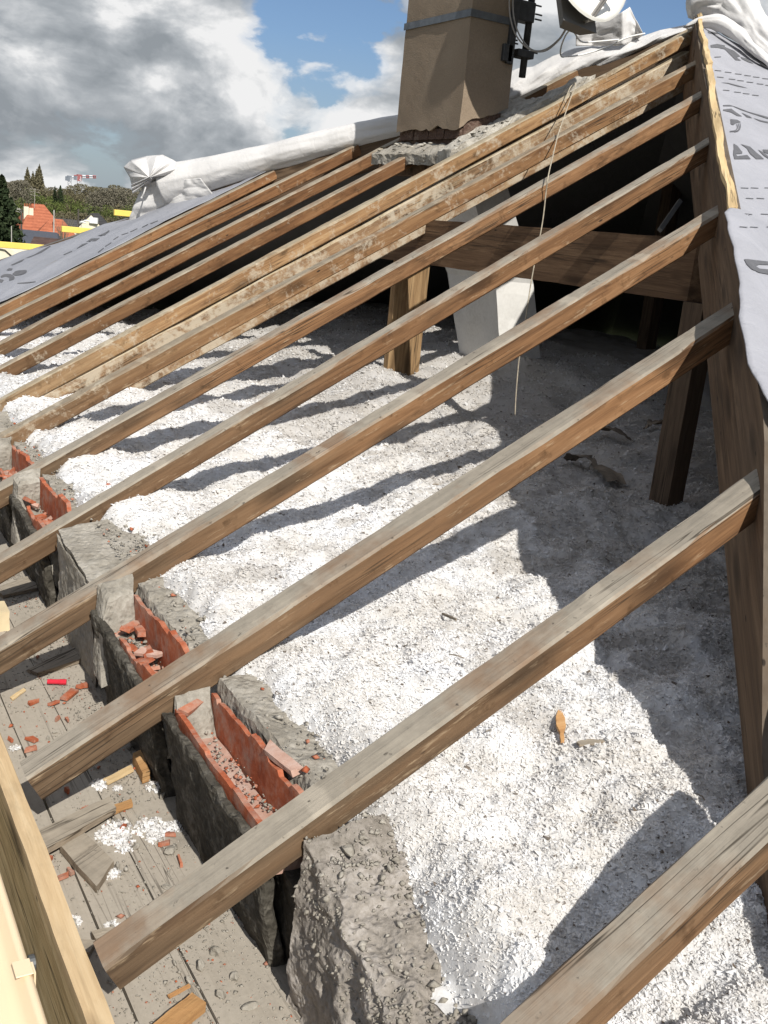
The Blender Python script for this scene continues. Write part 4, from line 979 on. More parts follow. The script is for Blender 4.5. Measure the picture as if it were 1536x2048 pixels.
# reflector
DC = np.array([3.90, 3.36, 3.185]); nd = np.array([.27, -.86, .30]); nd /= np.linalg.norm(nd)
ux = np.cross([0, 0, 1.0], nd); ux /= np.linalg.norm(ux); uy = np.cross(nd, ux)
V = []; nr_, na_ = 12, 48; RW, RH = .49, .49
for i in range(nr_ + 1):
    r = i / nr_
    for k in range(na_):
        a_ = 2 * math.pi * k / na_; V.append(DC + ux * RW * r * math.cos(a_) + uy * RH * r * math.sin(a_) + nd * (.09 * r * r - .09))
nV = len(V)
for i in range(nr_ + 1):
    r = i / nr_
    for k in range(na_):
        a_ = 2 * math.pi * k / na_; V.append(DC + ux * (RW + .004) * r * math.cos(a_) + uy * (RH + .004) * r * math.sin(a_) + nd * (.09 * r * r - .09 - .014))
F = []
for b in (0, nV):
    for i in range(nr_):
        for k in range(na_): F.append((b + i * na_ + k, b + i * na_ + (k + 1) % na_, b + (i + 1) * na_ + (k + 1) % na_, b + (i + 1) * na_ + k))
for k in range(na_): F.append((nr_ * na_ + k, nr_ * na_ + (k + 1) % na_, nV + nr_ * na_ + (k + 1) % na_, nV + nr_ * na_ + k))
child_at(mk('reflector', V, F, M['dish'], smooth=True), sd)
bot = DC - uy * RH + nd * 0
lnb = DC + nd * .50 - uy * .12
for e in (-.012, .012):
    child_at(mk('feed_arm', *tube([bot - nd * .03 + ux * e, lnb + ux * e], .008, 8), M['cable']), sd)
child_at(mk('feed_horn', *tube([lnb, lnb - nd * .10 + uy * .02], .028, 12), M['dish']), sd)
V, F = hexa_mesh([tuple(DC + ux * a * (.10 if c < 0 else .17) + uy * b + nd * (-.16 if c < 0 else -.09)) for c in (-1, 1) for b in (-.50, -.05) for a in (-1, 1)], (2, 3, 2), .002)
child_at(mk('back_bracket', V, F, M['dishback']), sd)
child_at(mk('mount_arm', *tube([pa + [0, 0, .95], DC - nd * .12], .02, 8), M['iron']), sd)
# cables
def cable(label, pts, r, mat, name='cable'):
    P = spline(pts, 10); V, F = tube(P, r, 8); o = mk(name, V, F, mat, smooth=True); rebase(o, P[0]); tag(o, label, 'cable'); return o
for i, dx in enumerate((0, 7)):
    cable(['grey coax cable looping down from the chimney bracket to the dish arm', 'second grey coax cable running beside the looping one to the dish arm'][i],
          [aty(1019 + dx, -30, 3.80), aty(1020 + dx, 30, 3.80), aty(1033 + dx, 72, 3.79), aty(1060 + dx * .5, 99, 3.76), aty(1090, 102 - i * 3, 3.72), aty(1118, 80 - i * 2, 3.6), aty(1142, 48 - i * 2, 3.45), bot + ux * .02 * i - nd * .02], .0045, M['cable'])
cable('white cable hanging below the dish and lying over the folded membrane', [bot - nd * .03, aty(1140, 60, 3.6), aty(1125, 85, 3.8), aty(1121, 108, 3.9), aty(1130, 113, 3.92), aty(1165, 109, 3.9), aty(1215, 94, 3.82), aty(1238, 82, 3.78), aty(1262, 73, 3.74), aty(1290, 67, 3.70)], .005, M['cablew'])
cable('second white cable curving from the dish across the raised membrane flap', [bot - nd * .02, aty(1148, 55, 3.6), aty(1152, 70, 3.75), aty(1165, 84, 3.8), aty(1195, 83, 3.8), aty(1238, 79, 3.77)], .005, M['cablew'])
# twine
y_ = 3.625
tw = [aty(1130, 205, 3.55), aty(1138, 180, 3.62), aty(1148, 165, 3.66), aty(1150, 175, 3.62), aty(1140, 200, 3.4), aty(1128, 235, 3.15), aty(1116, 270, 3.015), aty(1105, 315, 2.7), aty(1097, 350, 2.44), aty(1092, 385, 2.43), aty(1084, 450, 2.43), aty(1063, 560, 2.43), aty(1048, 660, 2.43), aty(1038, 720, 2.43), aty(1032, 790, 2.43), aty(1030, 830, 2.43)]
cable('pale twine hung over the peak rafter and dangling down to the insulation', tw, .0030, M['string'], 'twine')

# ------------------------------------------------------------------ membranes
def sheet(name, fn, nu, nv, mat, label, cat='membrane', smooth=True, thick=0.003, parent=None):
    U, Vv = np.meshgrid(np.linspace(0, 1, nu), np.linspace(0, 1, nv), indexing='ij')
    P = fn(U, Vv); o = mk(name, P.reshape(-1, 3), grid_faces(nu, nv), mat, smooth=smooth)
    md = o.modifiers.new('thickness', 'SOLIDIFY'); md.thickness = thick; md.offset = -1
    if parent is None: rebase(o, P.reshape(-1, 3).mean(0)); tag(o, label, cat)
    return o
# right slope sheet: u along the hip (0 = peak), v away from the hip
HL = np.linalg.norm(HIP_D)
def right_base(s, d):
    """point of the covered slope: s along the hip (1 = R1 height), d metres out along +x.. horizontally away from the hip"""
    P = PEAK + HIP_D * np.asarray(s)[..., None]
    return P + np.asarray(d)[..., None] * np.array([1.0, 0, 0])
def right_fn(U, Vv):
    s = U * 1.45; d = -.02 + Vv ** 1.3 * (6.49 * s + .06)
    edge = np.interp(s, [0, .30, .31, .70, .76, .80, .9, .96, 1.04, 1.45], [.0, .01, .012, .012, -.10, -.085, -.09, -.08, .04, .04])
    d = d + (edge + .045) * np.clip(1 - Vv * 6, 0, 1)
    P = right_base(s, d)
    up = np.interp(s, [0, .25, .7, .745, 1.0, 1.12, 1.45], [.05, .05, .05, .115, .10, -.04, -.04]) * np.exp(-np.clip(d - .02, 0, 9) / .22) + .01
    wr = .012 * fbm(np.stack([s * 6, d * 1.6, s * 0], -1), 1.5, 4, 4) + .022 * np.exp(-d / .6) * (fbm(np.stack([s * 14, d * 1.2 + s * 2, s * 0 + 3], -1), 1.2, 3, 9))
    tear = np.clip(1 - Vv * 14, 0, 1)[..., None] * (fbm(np.stack([s * 25, s * 0, s * 0], -1), 1.5, 4, 14) * .02)[..., None] * np.array([1.0, 0, 0])
    return P + wr[..., None] * NRIGHT + up[..., None] * np.array([0, 0, 1.0]) + tear
rs = sheet('underlay_sheet', right_fn, 150, 90, M['grey_sheet'], 'grey printed underlay sheet covering the slope right of the hip', thick=.004)
bpy.context.view_layer.update()
# printed marks laid on the sheet
from mathutils.bvhtree import BVHTree
def bvh_of(o):
    return BVHTree.FromPolygons([o.matrix_world @ v.co for v in o.data.vertices], [p.vertices[:] for p in o.data.polygons])
def printed(bv, parent, polys, name='printed_mark', lift=.0025):
    """flat ink shapes that follow the sheet"""
    for poly in polys:
        P = np.array(poly, float); bm = bmesh.new(); vs = []
        for x, y in P:
            d = Vector(ray(x, y)).normalized(); hit = bv.ray_cast(Vector(CAM), d)
            if hit[0] is None: vs = None; break
            n_ = hit[1] if hit[1].dot(d) < 0 else -hit[1]
            vs.append(bm.verts.new(hit[0] + n_ * lift))
        if vs and len(vs) > 2:
            try:
                f = bm.faces.new(vs); bmesh.ops.triangulate(bm, faces=[f])
                bmesh.ops.subdivide_edges(bm, edges=bm.edges[:], cuts=2, use_grid_fill=True)
                bmesh.ops.triangulate(bm, faces=bm.faces[:])
                bm.verts.ensure_lookup_table()
                for v in bm.verts:
                    d = (v.co - Vector(CAM)).normalized(); hit = bv.ray_cast(Vector(CAM), d)
                    if hit[0] is not None:
                        n_ = hit[1] if hit[1].dot(d) < 0 else -hit[1]; v.co = hit[0] + n_ * lift
                me = bpy.data.meshes.new(name); bm.to_mesh(me); me.materials.append(M['print'])
                o = bpy.data.objects.new(name, me); COL.objects.link(o); child_at(o, parent)
            except Exception: pass
        bm.free()
def stroke(pts, w0, w1=None):
    P = spline(pts, 5); n = len(P); w1 = w0 if w1 is None else w1; T = np.gradient(P, axis=0); T /= np.linalg.norm(T, axis=1, keepdims=True) + 1e-9
    N = np.stack([-T[:, 1], T[:, 0]], 1); ww = np.interp(np.linspace(0, 1, n), [0, .5, 1], [w0 * .5, (w0 + w1) / 2, w1 * .5])
    return [tuple(p) for p in np.vstack([P + N * ww[:, None], (P - N * ww[:, None])[::-1]])]
def c_(ox, oy, s_, pts): return [(ox + x / s_, oy + y / s_) for x, y in pts]
A = lambda pts: c_(1380, 0, 6.4, pts)          # enlarged upper view
B = lambda pts: c_(1400, 300, 6.02, pts)       # enlarged middle view
marks = [A([(222, 405), (310, 420), (380, 440), (300, 445), (225, 430)]), A([(350, 370), (440, 395), (530, 425), (450, 435), (380, 400)]),
         A([(255, 585), (340, 570), (440, 590), (440, 610), (560, 660), (640, 730), (590, 745), (650, 785), (580, 780), (500, 700), (440, 640), (350, 620), (260, 615)]),
         A([(640, 735), (720, 760), (810, 825), (740, 805), (660, 765)]), A([(850, 825), (1000, 850), (1000, 885), (930, 860), (860, 840)]), A([(305, 735), (390, 732), (390, 740), (310, 745)]),
         A([(415, 1355), (500, 1352), (600, 1385), (740, 1440), (1000, 1510), (1000, 1535), (800, 1470), (640, 1415), (540, 1370), (415, 1368)]),
         A([(415, 1410), (520, 1400), (570, 1440), (600, 1460), (660, 1500), (600, 1495), (520, 1450), (420, 1425)]), A([(650, 1450), (760, 1500), (790, 1525), (720, 1510)]), A([(800, 1520), (900, 1550), (1000, 1570), (1000, 1590), (880, 1560)]),
         A([(510, 1535), (600, 1545), (645, 1575), (580, 1590), (545, 1612), (515, 1600)]),
         A(stroke([(590, 1600), (600, 1640), (575, 1680), (500, 1690)], 7)), A(stroke([(612, 1592), (622, 1645), (590, 1690), (500, 1700)], 5)), A(stroke([(634, 1585), (638, 1640), (610, 1690), (560, 1703)], 5)),
         A([(550, 1850), (600, 1880), (660, 1960), (600, 1965), (570, 1990), (600, 2030), (740, 2020), (770, 2048), (560, 2048), (552, 1960)]),
         A([(640, 1855), (760, 1890), (860, 1980), (940, 2048), (840, 2048), (760, 1980), (720, 1910)]), A([(920, 1925), (998, 1930), (998, 1985), (940, 1960)]),
         B([(395, 10), (500, 30), (500, 55), (420, 60), (440, 85), (560, 70), (600, 115), (405, 118), (392, 60)]), B([(580, 5), (640, 20), (720, 80), (760, 118), (680, 118), (620, 70)]), B([(690, 5), (760, 40), (819, 90), (819, 118), (760, 80)]), B([(755, 15), (819, 5), (819, 60)]),
         B([(520, 1330), (560, 1330), (819, 1355), (819, 1395), (700, 1390), (655, 1410), (700, 1440), (819, 1450), (819, 1510), (700, 1490), (610, 1450), (550, 1390)]),
         B(stroke([(445, 1300), (480, 1440), (560, 1560), (680, 1640), (740, 1735)], 26, 60)), B(stroke([(450, 1440), (500, 1580), (605, 1715)], 14, 10))]
for y0, xs in ((905, (310, 440, 570, 690, 800, 920)), (985, (340, 490, 600, 720, 850, 960)), (1140, (415, 560, 670, 790))):
    for x in xs: k = (x - 310) * .17; marks.append(A([(x, y0 + k), (x + 85, y0 + k + 8), (x + 85, y0 + k + 16), (x, y0 + k + 8)]))
marks.append(A([(380, 1065), (480, 1070), (600, 1100), (740, 1140), (600, 1115), (480, 1080)]))
for y0, xs, sl_ in ((462, (480, 600, 765), .03), (588, (540, 670), .1), (778, (525, 720), 0), (935, (465, 590, 790), .02)):
    for x in xs: marks.append(B([(x, y0), (x + 90, y0 + 5), (x + 100, y0 + 13), (x + 5, y0 + 8)]))
bv = bvh_of(rs); printed(bv, rs, marks)
# scrap of torn sheet edge standing at the fold
# left sheet: lies on the rafters beyond the last bare one, up to the left hip
def left_fn(U, Vv):
    x = 1.30 + U * 2.35; yh = PEAK[1] + (PEAK[0] - x) * HSL - .01
    ya = 5.925 + .03 * fbm(np.stack([x * 3, x * 0, x * 0], -1), 1, 3, 5); y = ya + (yh - ya) * Vv
    z = x * TT - .004 + .010 * fbm(np.stack([x * 2, y * 4, x * 0], -1), 1.4, 4, 6) + .012 * (fbm(np.stack([(y - .35 * x) * 9, x * .8, x * 0], -1), 1, 3, 8))
    z = z - .03 * np.cos((y - 5.9) / .58 * 2 * math.pi) * -.35
    z = z + .05 * np.exp(-U * 22) * (.3 + np.abs(fbm(np.stack([y * 7, x * 7, x * 0], -1), 1.2, 3, 2)))
    return np.stack([x, y, z], -1)
ls = sheet('underlay_sheet', left_fn, 110, 70, M['grey_sheet_l'], 'grey printed underlay sheet lying left of the last bare rafter', thick=.004)
bpy.context.view_layer.update(); bv = bvh_of(ls)
D = lambda pts: c_(0, 430, 4.8, pts)
lm = [D([(830, 262), (880, 230), (960, 228), (920, 255)]), D([(735, 330), (790, 285), (850, 272), (800, 300)]), D([(940, 205), (1000, 180), (1050, 150), (1055, 158), (1010, 200)]), D([(610, 385), (690, 350), (695, 354), (620, 388)]), D([(940, 362), (995, 320), (1000, 325), (950, 365)]), D([(1010, 305), (1070, 266), (1073, 272), (1015, 310)]), D([(1090, 240), (1138, 208), (1141, 213), (1095, 243)]), D([(1168, 193), (1235, 172), (1235, 178), (1170, 198)]), D([(1250, 165), (1320, 132), (1322, 138), (1255, 170)]),
      D([(105, 485), (200, 440), (240, 425), (215, 448), (120, 488)]), D([(240, 422), (330, 385), (480, 300), (490, 304), (400, 365), (300, 405)]), D([(62, 535), (90, 515), (125, 518), (115, 538)]),
      D(stroke([(125, 575), (160, 550), (215, 545), (250, 545), (225, 565), (170, 578), (135, 580)], 14, 10)), D(stroke([(10, 600), (50, 585), (100, 590), (130, 610), (90, 625)], 16, 20)), D([(0, 618), (40, 628), (20, 655), (0, 650)]), D(stroke([(170, 660), (260, 655), (345, 645)], 6)),
      D([(1365, 120), (1420, 92), (1425, 97), (1370, 125)]), D([(1445, 85), (1515, 58), (1520, 62), (1450, 92)])]
printed(bv, ls, lm)
# shaded lap under the roll
# rolled white membrane on the left hip
def tube_cloth(name, path, rad, seed, mat, label, crease=.02, nu=90, nv=40, ang=None, close=True, squash=1.0):
    P = spline(path, 22); n = len(P); rr = np.interp(np.linspace(0, 1, n), np.linspace(0, 1, len(rad)), rad)
    T = np.gradient(P, axis=0); T /= np.linalg.norm(T, axis=1, keepdims=True)
    side = np.cross(T, [0, 0, 1.0]); side /= np.linalg.norm(side, axis=1, keepdims=True); up = np.cross(side, T)
    V = np.zeros((n, nv, 3)); L = np.concatenate([[0], np.cumsum(np.linalg.norm(np.diff(P, axis=0), axis=1))])
    for j in range(nv):
        a_ = 2 * math.pi * j / nv
        q = np.stack([L * 1.0, np.full(n, math.cos(a_)), np.full(n, math.sin(a_))], 1)
        e = crumple(q * [1.3, .55, .55], 2.0, seed, 3) * crease * 1.7 + fbm(q * [.8, .9, .9], 1.4, 2, seed + 6) * crease
        V[:, j] = P + side * ((rr + e) * math.cos(a_))[:, None] + up * ((rr + e) * math.sin(a_) * squash)[:, None]
    F = []
    for i in range(n - 1):
        for j in range(nv): F.append((i * nv + j, i * nv + (j + 1) % nv, (i + 1) * nv + (j + 1) % nv, (i + 1) * nv + j))
    VV = V.reshape(-1, 3).tolist()
    for end, ring in ((0, 0), (1, n - 1)):
        cidx = len(VV); VV.append((V[ring].mean(0) + T[ring] * (.03 if end else -.03)).tolist())
        for j in range(nv): F.append((ring * nv + j, cidx, ring * nv + (j + 1) % nv) if not end else (ring * nv + j, ring * nv + (j + 1) % nv, cidx))
    o = mk(name, VV, F, mat, smooth=True)
    bm = bmesh.new(); bm.from_mesh(o.data); bmesh.ops.recalc_face_normals(bm, faces=bm.faces[:]); bm.to_mesh(o.data); bm.free()
    if label: rebase(o, P[0]); tag(o, label, 'membrane')
    return o
hl = lambda x, y, off=0.0: lhippt(x, y, off)
rl = empty('membrane_roll', lhippt(300, 400)); tag(rl, 'rolled up white membrane lying along the left hip, tied at its lower end', 'membrane roll')
o = tube_cloth('roll', [hl(335, 370), hl(420, 350), hl(520, 323), hl(630, 293), hl(720, 269), hl(800, 252), hl(880, 233)], [.165, .135, .114, .102, .09, .078, .068], 3, M['white_sheet'], None, crease=.009, nv=80); child_at(o, rl)
# tied end: crumpled bag and skirt
def bag(name, cpx, rx, ry, rz, seed, crease, squeeze=None):
    c0 = lhippt(*cpx); nu, nv = 110, 80; V = np.zeros((nu, nv, 3))
    d = HIP_L / np.linalg.norm(HIP_L); s_ = np.cross(d, [0, 0, 1.0]); s_ /= np.linalg.norm(s_); u_ = np.cross(s_, d)
    for i in range(nu):
        a_ = 2 * math.pi * i / nu
        for j in range(nv):
            b_ = math.pi * (j / (nv - 1) - .5); v = np.array([math.sin(b_), math.cos(b_) * math.cos(a_), math.cos(b_) * math.sin(a_)])
            V[i, j] = v
    q = V.reshape(-1, 3)
    ang = np.arctan2(q[:, 2], q[:, 1])
    e = crumple(q + seed, 1.25, seed, 3) * crease * 2.0 + np.where(ang > .2, .25, 0) * crease * np.abs(np.sin(ang * 2.5))
    q = q * (1 + e)[:, None]
    W = c0 + q[:, :1] * rx * d + q[:, 1:2] * ry * s_ + q[:, 2:3] * rz * u_
    o = mk(name, W, grid_faces(nu, nv, True), M['white_sheet'], smooth=True); child_at(o, rl); return o
bag('tied_end', (310, 352), .17, .12, .105, 5, .10)
sgn = 1 if HIPN @ (CAM - PEAK) > 0 else -1
outl = np.array([(266, 380), (259, 354), (247, 334), (262, 320), (292, 312), (325, 309), (347, 320), (366, 332), (372, 346)], float)
def fan_fn(U, Vv):
    ts = np.linspace(0, 1, len(outl)); ox = np.interp(U, ts, outl[:, 0]); oy = np.interp(U, ts, outl[:, 1]); kx, ky = 298.0, 355.0
    x = kx + (ox - kx) * Vv; y = ky + (oy - ky) * Vv
    tri = np.abs(((U * 5.3 + .12 * Vv + .25 * np.sin(U * 9)) % 1.0) * 2 - 1)
    off = .20 - .15 * Vv ** 2 + .085 * (tri - .5) * Vv * (1.25 - .6 * Vv) + .02 * crumple(np.stack([U * 4, Vv * 1.5, U * 0], -1), 1.1, 71, 2) * Vv
    P = np.zeros(U.shape + (3,))
    for i in range(U.shape[0]):
        for j in range(U.shape[1]): P[i, j] = lhippt(x[i, j], y[i, j], sgn * off[i, j])
    return P
o = sheet('pleated_end', fan_fn, 120, 12, M['white_sheet'], None, parent=rl); child_at(o, rl)
def ear_fn(U, Vv):
    P = np.zeros(U.shape + (3,))
    for i in range(U.shape[0]):
        for j in range(U.shape[1]):
            u_, v_ = U[i, j], Vv[i, j]; x = 300 + (262 - 300) * u_ + 3 * v_; y = 352 + (370 - 352) * u_ + (4 + 14 * u_) * v_
            P[i, j] = lhippt(x, y, sgn * (.215 - .05 * u_ + .03 * abs(math.sin(v_ * 7 + u_ * 2)) - .03 * v_))
    return P
o = sheet('knot_ear', ear_fn, 20, 14, M['white_sheet'], None, parent=rl); child_at(o, rl)
# skirt hanging from the knot onto the sheet
def skirt(U, Vv):
    a, b, c2, d2 = lhippt(290, 362, -.12), lhippt(380, 352, -.17), lhippt(258, 450, -.05), lhippt(400, 400, -.10)
    P = a * ((1 - U) * (1 - Vv))[..., None] + b * (U * (1 - Vv))[..., None] + c2 * ((1 - U) * Vv)[..., None] + d2 * (U * Vv)[..., None]
    f = .035 * np.sin(U * 11 + Vv * 2) * (.4 + Vv) * .6 + .03 * fbm(np.stack([U * 3, Vv * 2, U * 0], -1), 1.2, 3, 3)
    return P - f[..., None] * HIPN * np.sign(HIPN @ (PEAK - CAM)) * 1.0
sg = HIPN @ (CAM - PEAK); sgn = 1 if sg > 0 else -1
def skirt2(U, Vv):
    k = sgn * .001
    a, b, c2, d2 = lhippt(288, 364, sgn * .10), lhippt(400, 356, sgn * .17), lhippt(258, 446, sgn * .03), lhippt(430, 398, sgn * .10)
    P = a * ((1 - U) * (1 - Vv))[..., None] + b * (U * (1 - Vv))[..., None] + c2 * ((1 - U) * Vv)[..., None] + d2 * (U * Vv)[..., None]
    f = .02 * np.sin(U * 9 + Vv * 2) * (.3 + Vv) + .05 * crumple(np.stack([U * 1.3, Vv * .8, U * 0], -1), 2.0, 3, 3)
    return P + f[..., None] * HIPN * sgn
o = sheet('skirt', skirt2, 50, 30, M['white_sheet'], None, parent=rl); child_at(o, rl)
V, F = tube(spline([lhippt(292, 372, sgn * .17), lhippt(288, 385, sgn * .18), lhippt(283, 396, sgn * .17)], 6), [.006] * 12 + [.014], 8); o = mk('tie', V, F, M['white_sheet'], smooth=True); child_at(o, rl)
# folded membrane between chimney and peak
def fold_fn(U, Vv):
    bx = np.interp(U, [0, .25, .5, .75, 1.0], [1000, 1095, 1195, 1300, 1400]); by = np.interp(U, [0, .2, .45, .7, 1.0], [226, 185, 148, 106, 58])
    tx_ = np.interp(U, [0, .15, .3, .42, .55, .68, .8, 1.0], [1000, 1056, 1105, 1150, 1225, 1285, 1320, 1400]); ty = np.interp(U, [0, .1, .18, .3, .42, .55, .68, .8, 1.0], [150, 136, 133, 112, 96, 88, 72, 60, 44])
    x = bx + (tx_ - bx) * Vv; y = by + (ty - by) * Vv
    out = .10 * np.sin(np.clip(Vv, 0, 1) * math.pi) + .02 - .10 * Vv + .03 * fbm(np.stack([U * 5, Vv * 2.2, U * 0], -1), 1.1, 2, 17) + .055 * crumple(np.stack([U * 3.2 - Vv * 1.2, Vv * .8, U * 0], -1), 1.0, 27, 3) * np.sin(Vv * math.pi)
    P = np.zeros(U.shape + (3,))
    for i in range(U.shape[0]):
        for j in range(U.shape[1]): P[i, j] = lhippt(x[i, j], y[i, j], sgn * out[i, j])
    return P
fo = sheet('membrane_fold', fold_fn, 140, 40, M['white_sheet'], 'grey white membrane draped along the left hip between chimney and peak')
def flap_fn(U, Vv):
    x = np.interp(U, [0, .3, .55, .62, .8, 1], [1152, 1200, 1246, 1258, 1272, 1285]); y0 = np.interp(U, [0, .5, 1], [92, 92, 72]); y1 = np.interp(U, [0, .3, .52, .56, .64, .8, 1], [54, 41, 26, 22, 13, 40, 66])
    y = y0 + (y1 - y0) * Vv
    out = .06 * np.interp(U, [0, .2, .55, .6, .8, 1], [.8, -.6, 1.3, .2, -.4, .3]) + .03 * fbm(np.stack([U * 4, Vv * 3, U * 0], -1), 1, 3, 5) + .04 * Vv
    P = np.zeros(U.shape + (3,))
    for i in range(U.shape[0]):
        for j in range(U.shape[1]): P[i, j] = lhippt(x[i, j], y[i, j], sgn * out[i, j] - sgn * .02)
    return P
o = sheet('raised_flap', flap_fn, 50, 16, M['white_sheet'], None, parent=fo, smooth=False); child_at(o, fo)
# bundle over the peak and down the far right hip
pk = empty('membrane_bundle', PEAK + [0, 0, .05]); tag(pk, 'bunched white membrane bundle gathered over the roof peak', 'membrane')
def pkpt(x, y, off=0.0): return aty(x, y, 3.70 + off)
o = tube_cloth('bundle', [pkpt(1385, 30, .1), pkpt(1410, 6, .05), pkpt(1450, 8, 0), pkpt(1485, 36, -.15), pkpt(1515, 70, -.3), pkpt(1550, 112, -.5), pkpt(1620, 180, -.8)], [.06, .13, .15, .13, .10, .085, .08], 13, M['white_sheet'], None, crease=.030, nv=72); child_at(o, pk)
o = tube_cloth('bundle_fold', [pkpt(1375, 52, -.1), pkpt(1400, 44, -.14), pkpt(1440, 46, -.22), pkpt(1480, 72, -.32), pkpt(1510, 100, -.45), pkpt(1545, 130, -.6)], [.012, .03, .05, .045, .035, .03], 23, M['white_sheet'], None, crease=.012, nv=44); child_at(o, pk)
# rear slopes: close the attic
BK = PEAK.copy()
cor = {'a': PEAK + HIP_D * 1.47, 'b': PEAK + HIP_L * 1.47}
far_r = np.array([2 * PEAK[0] - cor['a'][0], cor['a'][1], cor['a'][2]]); far_l = np.array([2 * PEAK[0] - cor['b'][0], cor['b'][1], cor['b'][2]])
rr_ = empty('rear_roof', PEAK); tag(rr_, 'covered rear roof slopes hidden behind the peak and the left hip', 'roof')
for nm, tri in (('rear_slope', [PEAK, far_r, far_l]), ('left_slope', [PEAK - [0, 0, .03], cor['b'] - [0, 0, .03], far_l - [0, 0, .03]])):
    o = mk(nm, np.array(tri), [(0, 1, 2)], M['dark_sheet']); md = o.modifiers.new('thickness', 'SOLIDIFY'); md.thickness = .03; child_at(o, rr_)
# jack rafters seen from below under the right sheet
for i, x in enumerate((3.0, 3.6, 4.2, 4.8)):
    s = (PEAK[0] - x) / (-HIP_D[0]); top = PEAK + HIP_D * s; yb = -1.5; sl_ = -HIP_D[2] / -HIP_D[1]
    slope = HIP_D[2] / HIP_D[1]
    c = [(x - .035, yb, top[2] + (yb - top[1]) * slope - .09), (x + .035, yb, top[2] + (yb - top[1]) * slope - .09), (x - .035, top[1], top[2] - .09), (x + .035, top[1], top[2] - .09)]
    c += [(a, b, z + .085) for a, b, z in c]
    o = mk('rafter', *hexa_mesh(c, (1, 14, 1), .003, 5, i), M['beam_y']); rebase(o, c[2]); tag(o, 'dark rafter under the grey sheet of the right slope, seen from inside', 'rafter', 'rafters under the right sheet')

# ------------------------------------------------------------------ scaffold rails
for i, (l, r, lab, gy) in enumerate((((-30, 487), (110, 498), 'lowest yellow scaffold board at the far left edge', 10.2), ((124, 458), (205, 468), 'middle yellow scaffold board behind the left grey sheet', 10.2), ((229, 425), (275, 432), 'upper yellow scaffold board beside the membrane roll', 10.2))):
    a, b = aty(*l, gy), aty(*r, gy); z = a[2]
    gr = empty('scaffold_board', a); tag(gr, lab, 'scaffold board', 'yellow scaffold boards beyond the house')
    t_ = .032
    child_at(box('board', a[0], b[0] + .5, gy, gy + .05, z - t_, z + t_, M['yellow'], bev=.004), gr)
    child_at(box('bracket', b[0] + .3, b[0] + .36, gy + .051, gy + .11, -2.0, z + t_ - .01, M['steel']), gr)

# ------------------------------------------------------------------ neighbourhood
def az(x, y, Dm):
    r = ray(x, y); return CAM + r * (Dm / math.hypot(r[0], r[1]))
def tile_mat(name, c0, c1, rows=28.0):
    m, t = new_mat(name); c = objcoord(t, False)
    z = t.add('ShaderNodeSeparateXYZ', inp={0: c}).outputs[2]
    wv = t.math('FRACT', t.math('MULTIPLY', z, 4.0))
    n = t.noise(c, 3.0, 5.0, .7)
    col = t.ramp(t.math('ADD', t.math('MULTIPLY', n, .8), t.math('MULTIPLY', wv, .25)), [(.35, c0), (.75, c1)])
    t.out(col, .85, t.bump(wv, .6, .06), .2); return m
M['tile_red'] = tile_mat('red_roof_tiles', (.27, .085, .045), (.44, .150, .080)); M['tile_dark'] = tile_mat('dark_roof_tiles', (.045, .042, .042), (.085, .08, .078)); M['tile_brown'] = tile_mat('brown_roof_tiles', (.055, .035, .03), (.10, .065, .055))
M['wall_cream'] = plain('cream_house_wall', (.72, .66, .50), .9); M['wall_grey'] = plain('grey_house_wall', (.30, .29, .28), .9); M['slate'] = plain('slate_grey', (.06, .065, .08), .8)
M['glass'] = plain('dark_window_glass', (.02, .022, .028), .15, spec=.6); M['wframe'] = plain('white_window_frame', (.75, .75, .73), .6); M['pole'] = plain('weathered_pole', (.075, .065, .055), .9); M['conc'] = plain('pale_concrete_pole', (.42, .40, .36), .9)
RGT = RM[0] * [1, 1, 0]; RGT = RGT / np.linalg.norm(RGT); FWD = np.array([-RGT[1], RGT[0], 0])
def loc2w(o, r, f, z): return o + RGT * r + FWD * f + np.array([0, 0, z])
def house(name, label, px_, py_, Dm, W, Dp, ridge, eave, roofmat, wallmat, hip=0.0, turn=0.0, ridge_along='r', base=GZ):
    """roof with ridge centre at the given sight line; W along the ridge, Dp across"""
    c0 = az(px_, py_, Dm); rz = c0[2]; e = empty(name, (c0[0], c0[1], base)); tag(e, label, 'house')
    ca, sa = math.cos(turn), math.sin(turn); ru = RGT * ca + FWD * sa; fu = -RGT * sa + FWD * ca
    def pt(a, b, z): return c0 * [1, 1, 0] + ru * a + fu * b + np.array([0, 0, z])
    ez = rz - (ridge - eave); hw_, hd = W / 2, Dp / 2; ov = .35
    A0, B0 = pt(-hw_ + hip, 0, rz), pt(hw_ - hip, 0, rz)
    c1, c2, c3, c4 = pt(-hw_ - ov, -hd - ov, ez - .1), pt(hw_ + ov, -hd - ov, ez - .1), pt(hw_ + ov, hd + ov, ez - .1), pt(-hw_ - ov, hd + ov, ez - .1)
    faces = [(2, 3, 1, 0), (4, 5, 0, 1)]; Vr = [A0, B0, c1, c2, c3, c4]
    if hip > 0: faces += [(3, 4, 1), (5, 2, 0)]
    o = mk('roof', Vr, faces, roofmat); md = o.modifiers.new('thickness', 'SOLIDIFY'); md.thickness = .18; md.offset = 0; child_at(o, e)
    w4 = [pt(-hw_, -hd, 0), pt(hw_, -hd, 0), pt(hw_, hd, 0), pt(-hw_, hd, 0)]
    V = [(p[0], p[1], base) for p in w4] + [(p[0], p[1], ez) for p in w4]; F = [(0, 1, 5, 4), (1, 2, 6, 5), (2, 3, 7, 6), (3, 0, 4, 7)]
    if hip == 0:
        V += [pt(-hw_, 0, rz - .12), pt(hw_, 0, rz - .12)]; F += [(7, 4, 8), (5, 6, 9)]
    child_at(mk('wall', V, F, wallmat), e)
    return e, pt, ez, rz
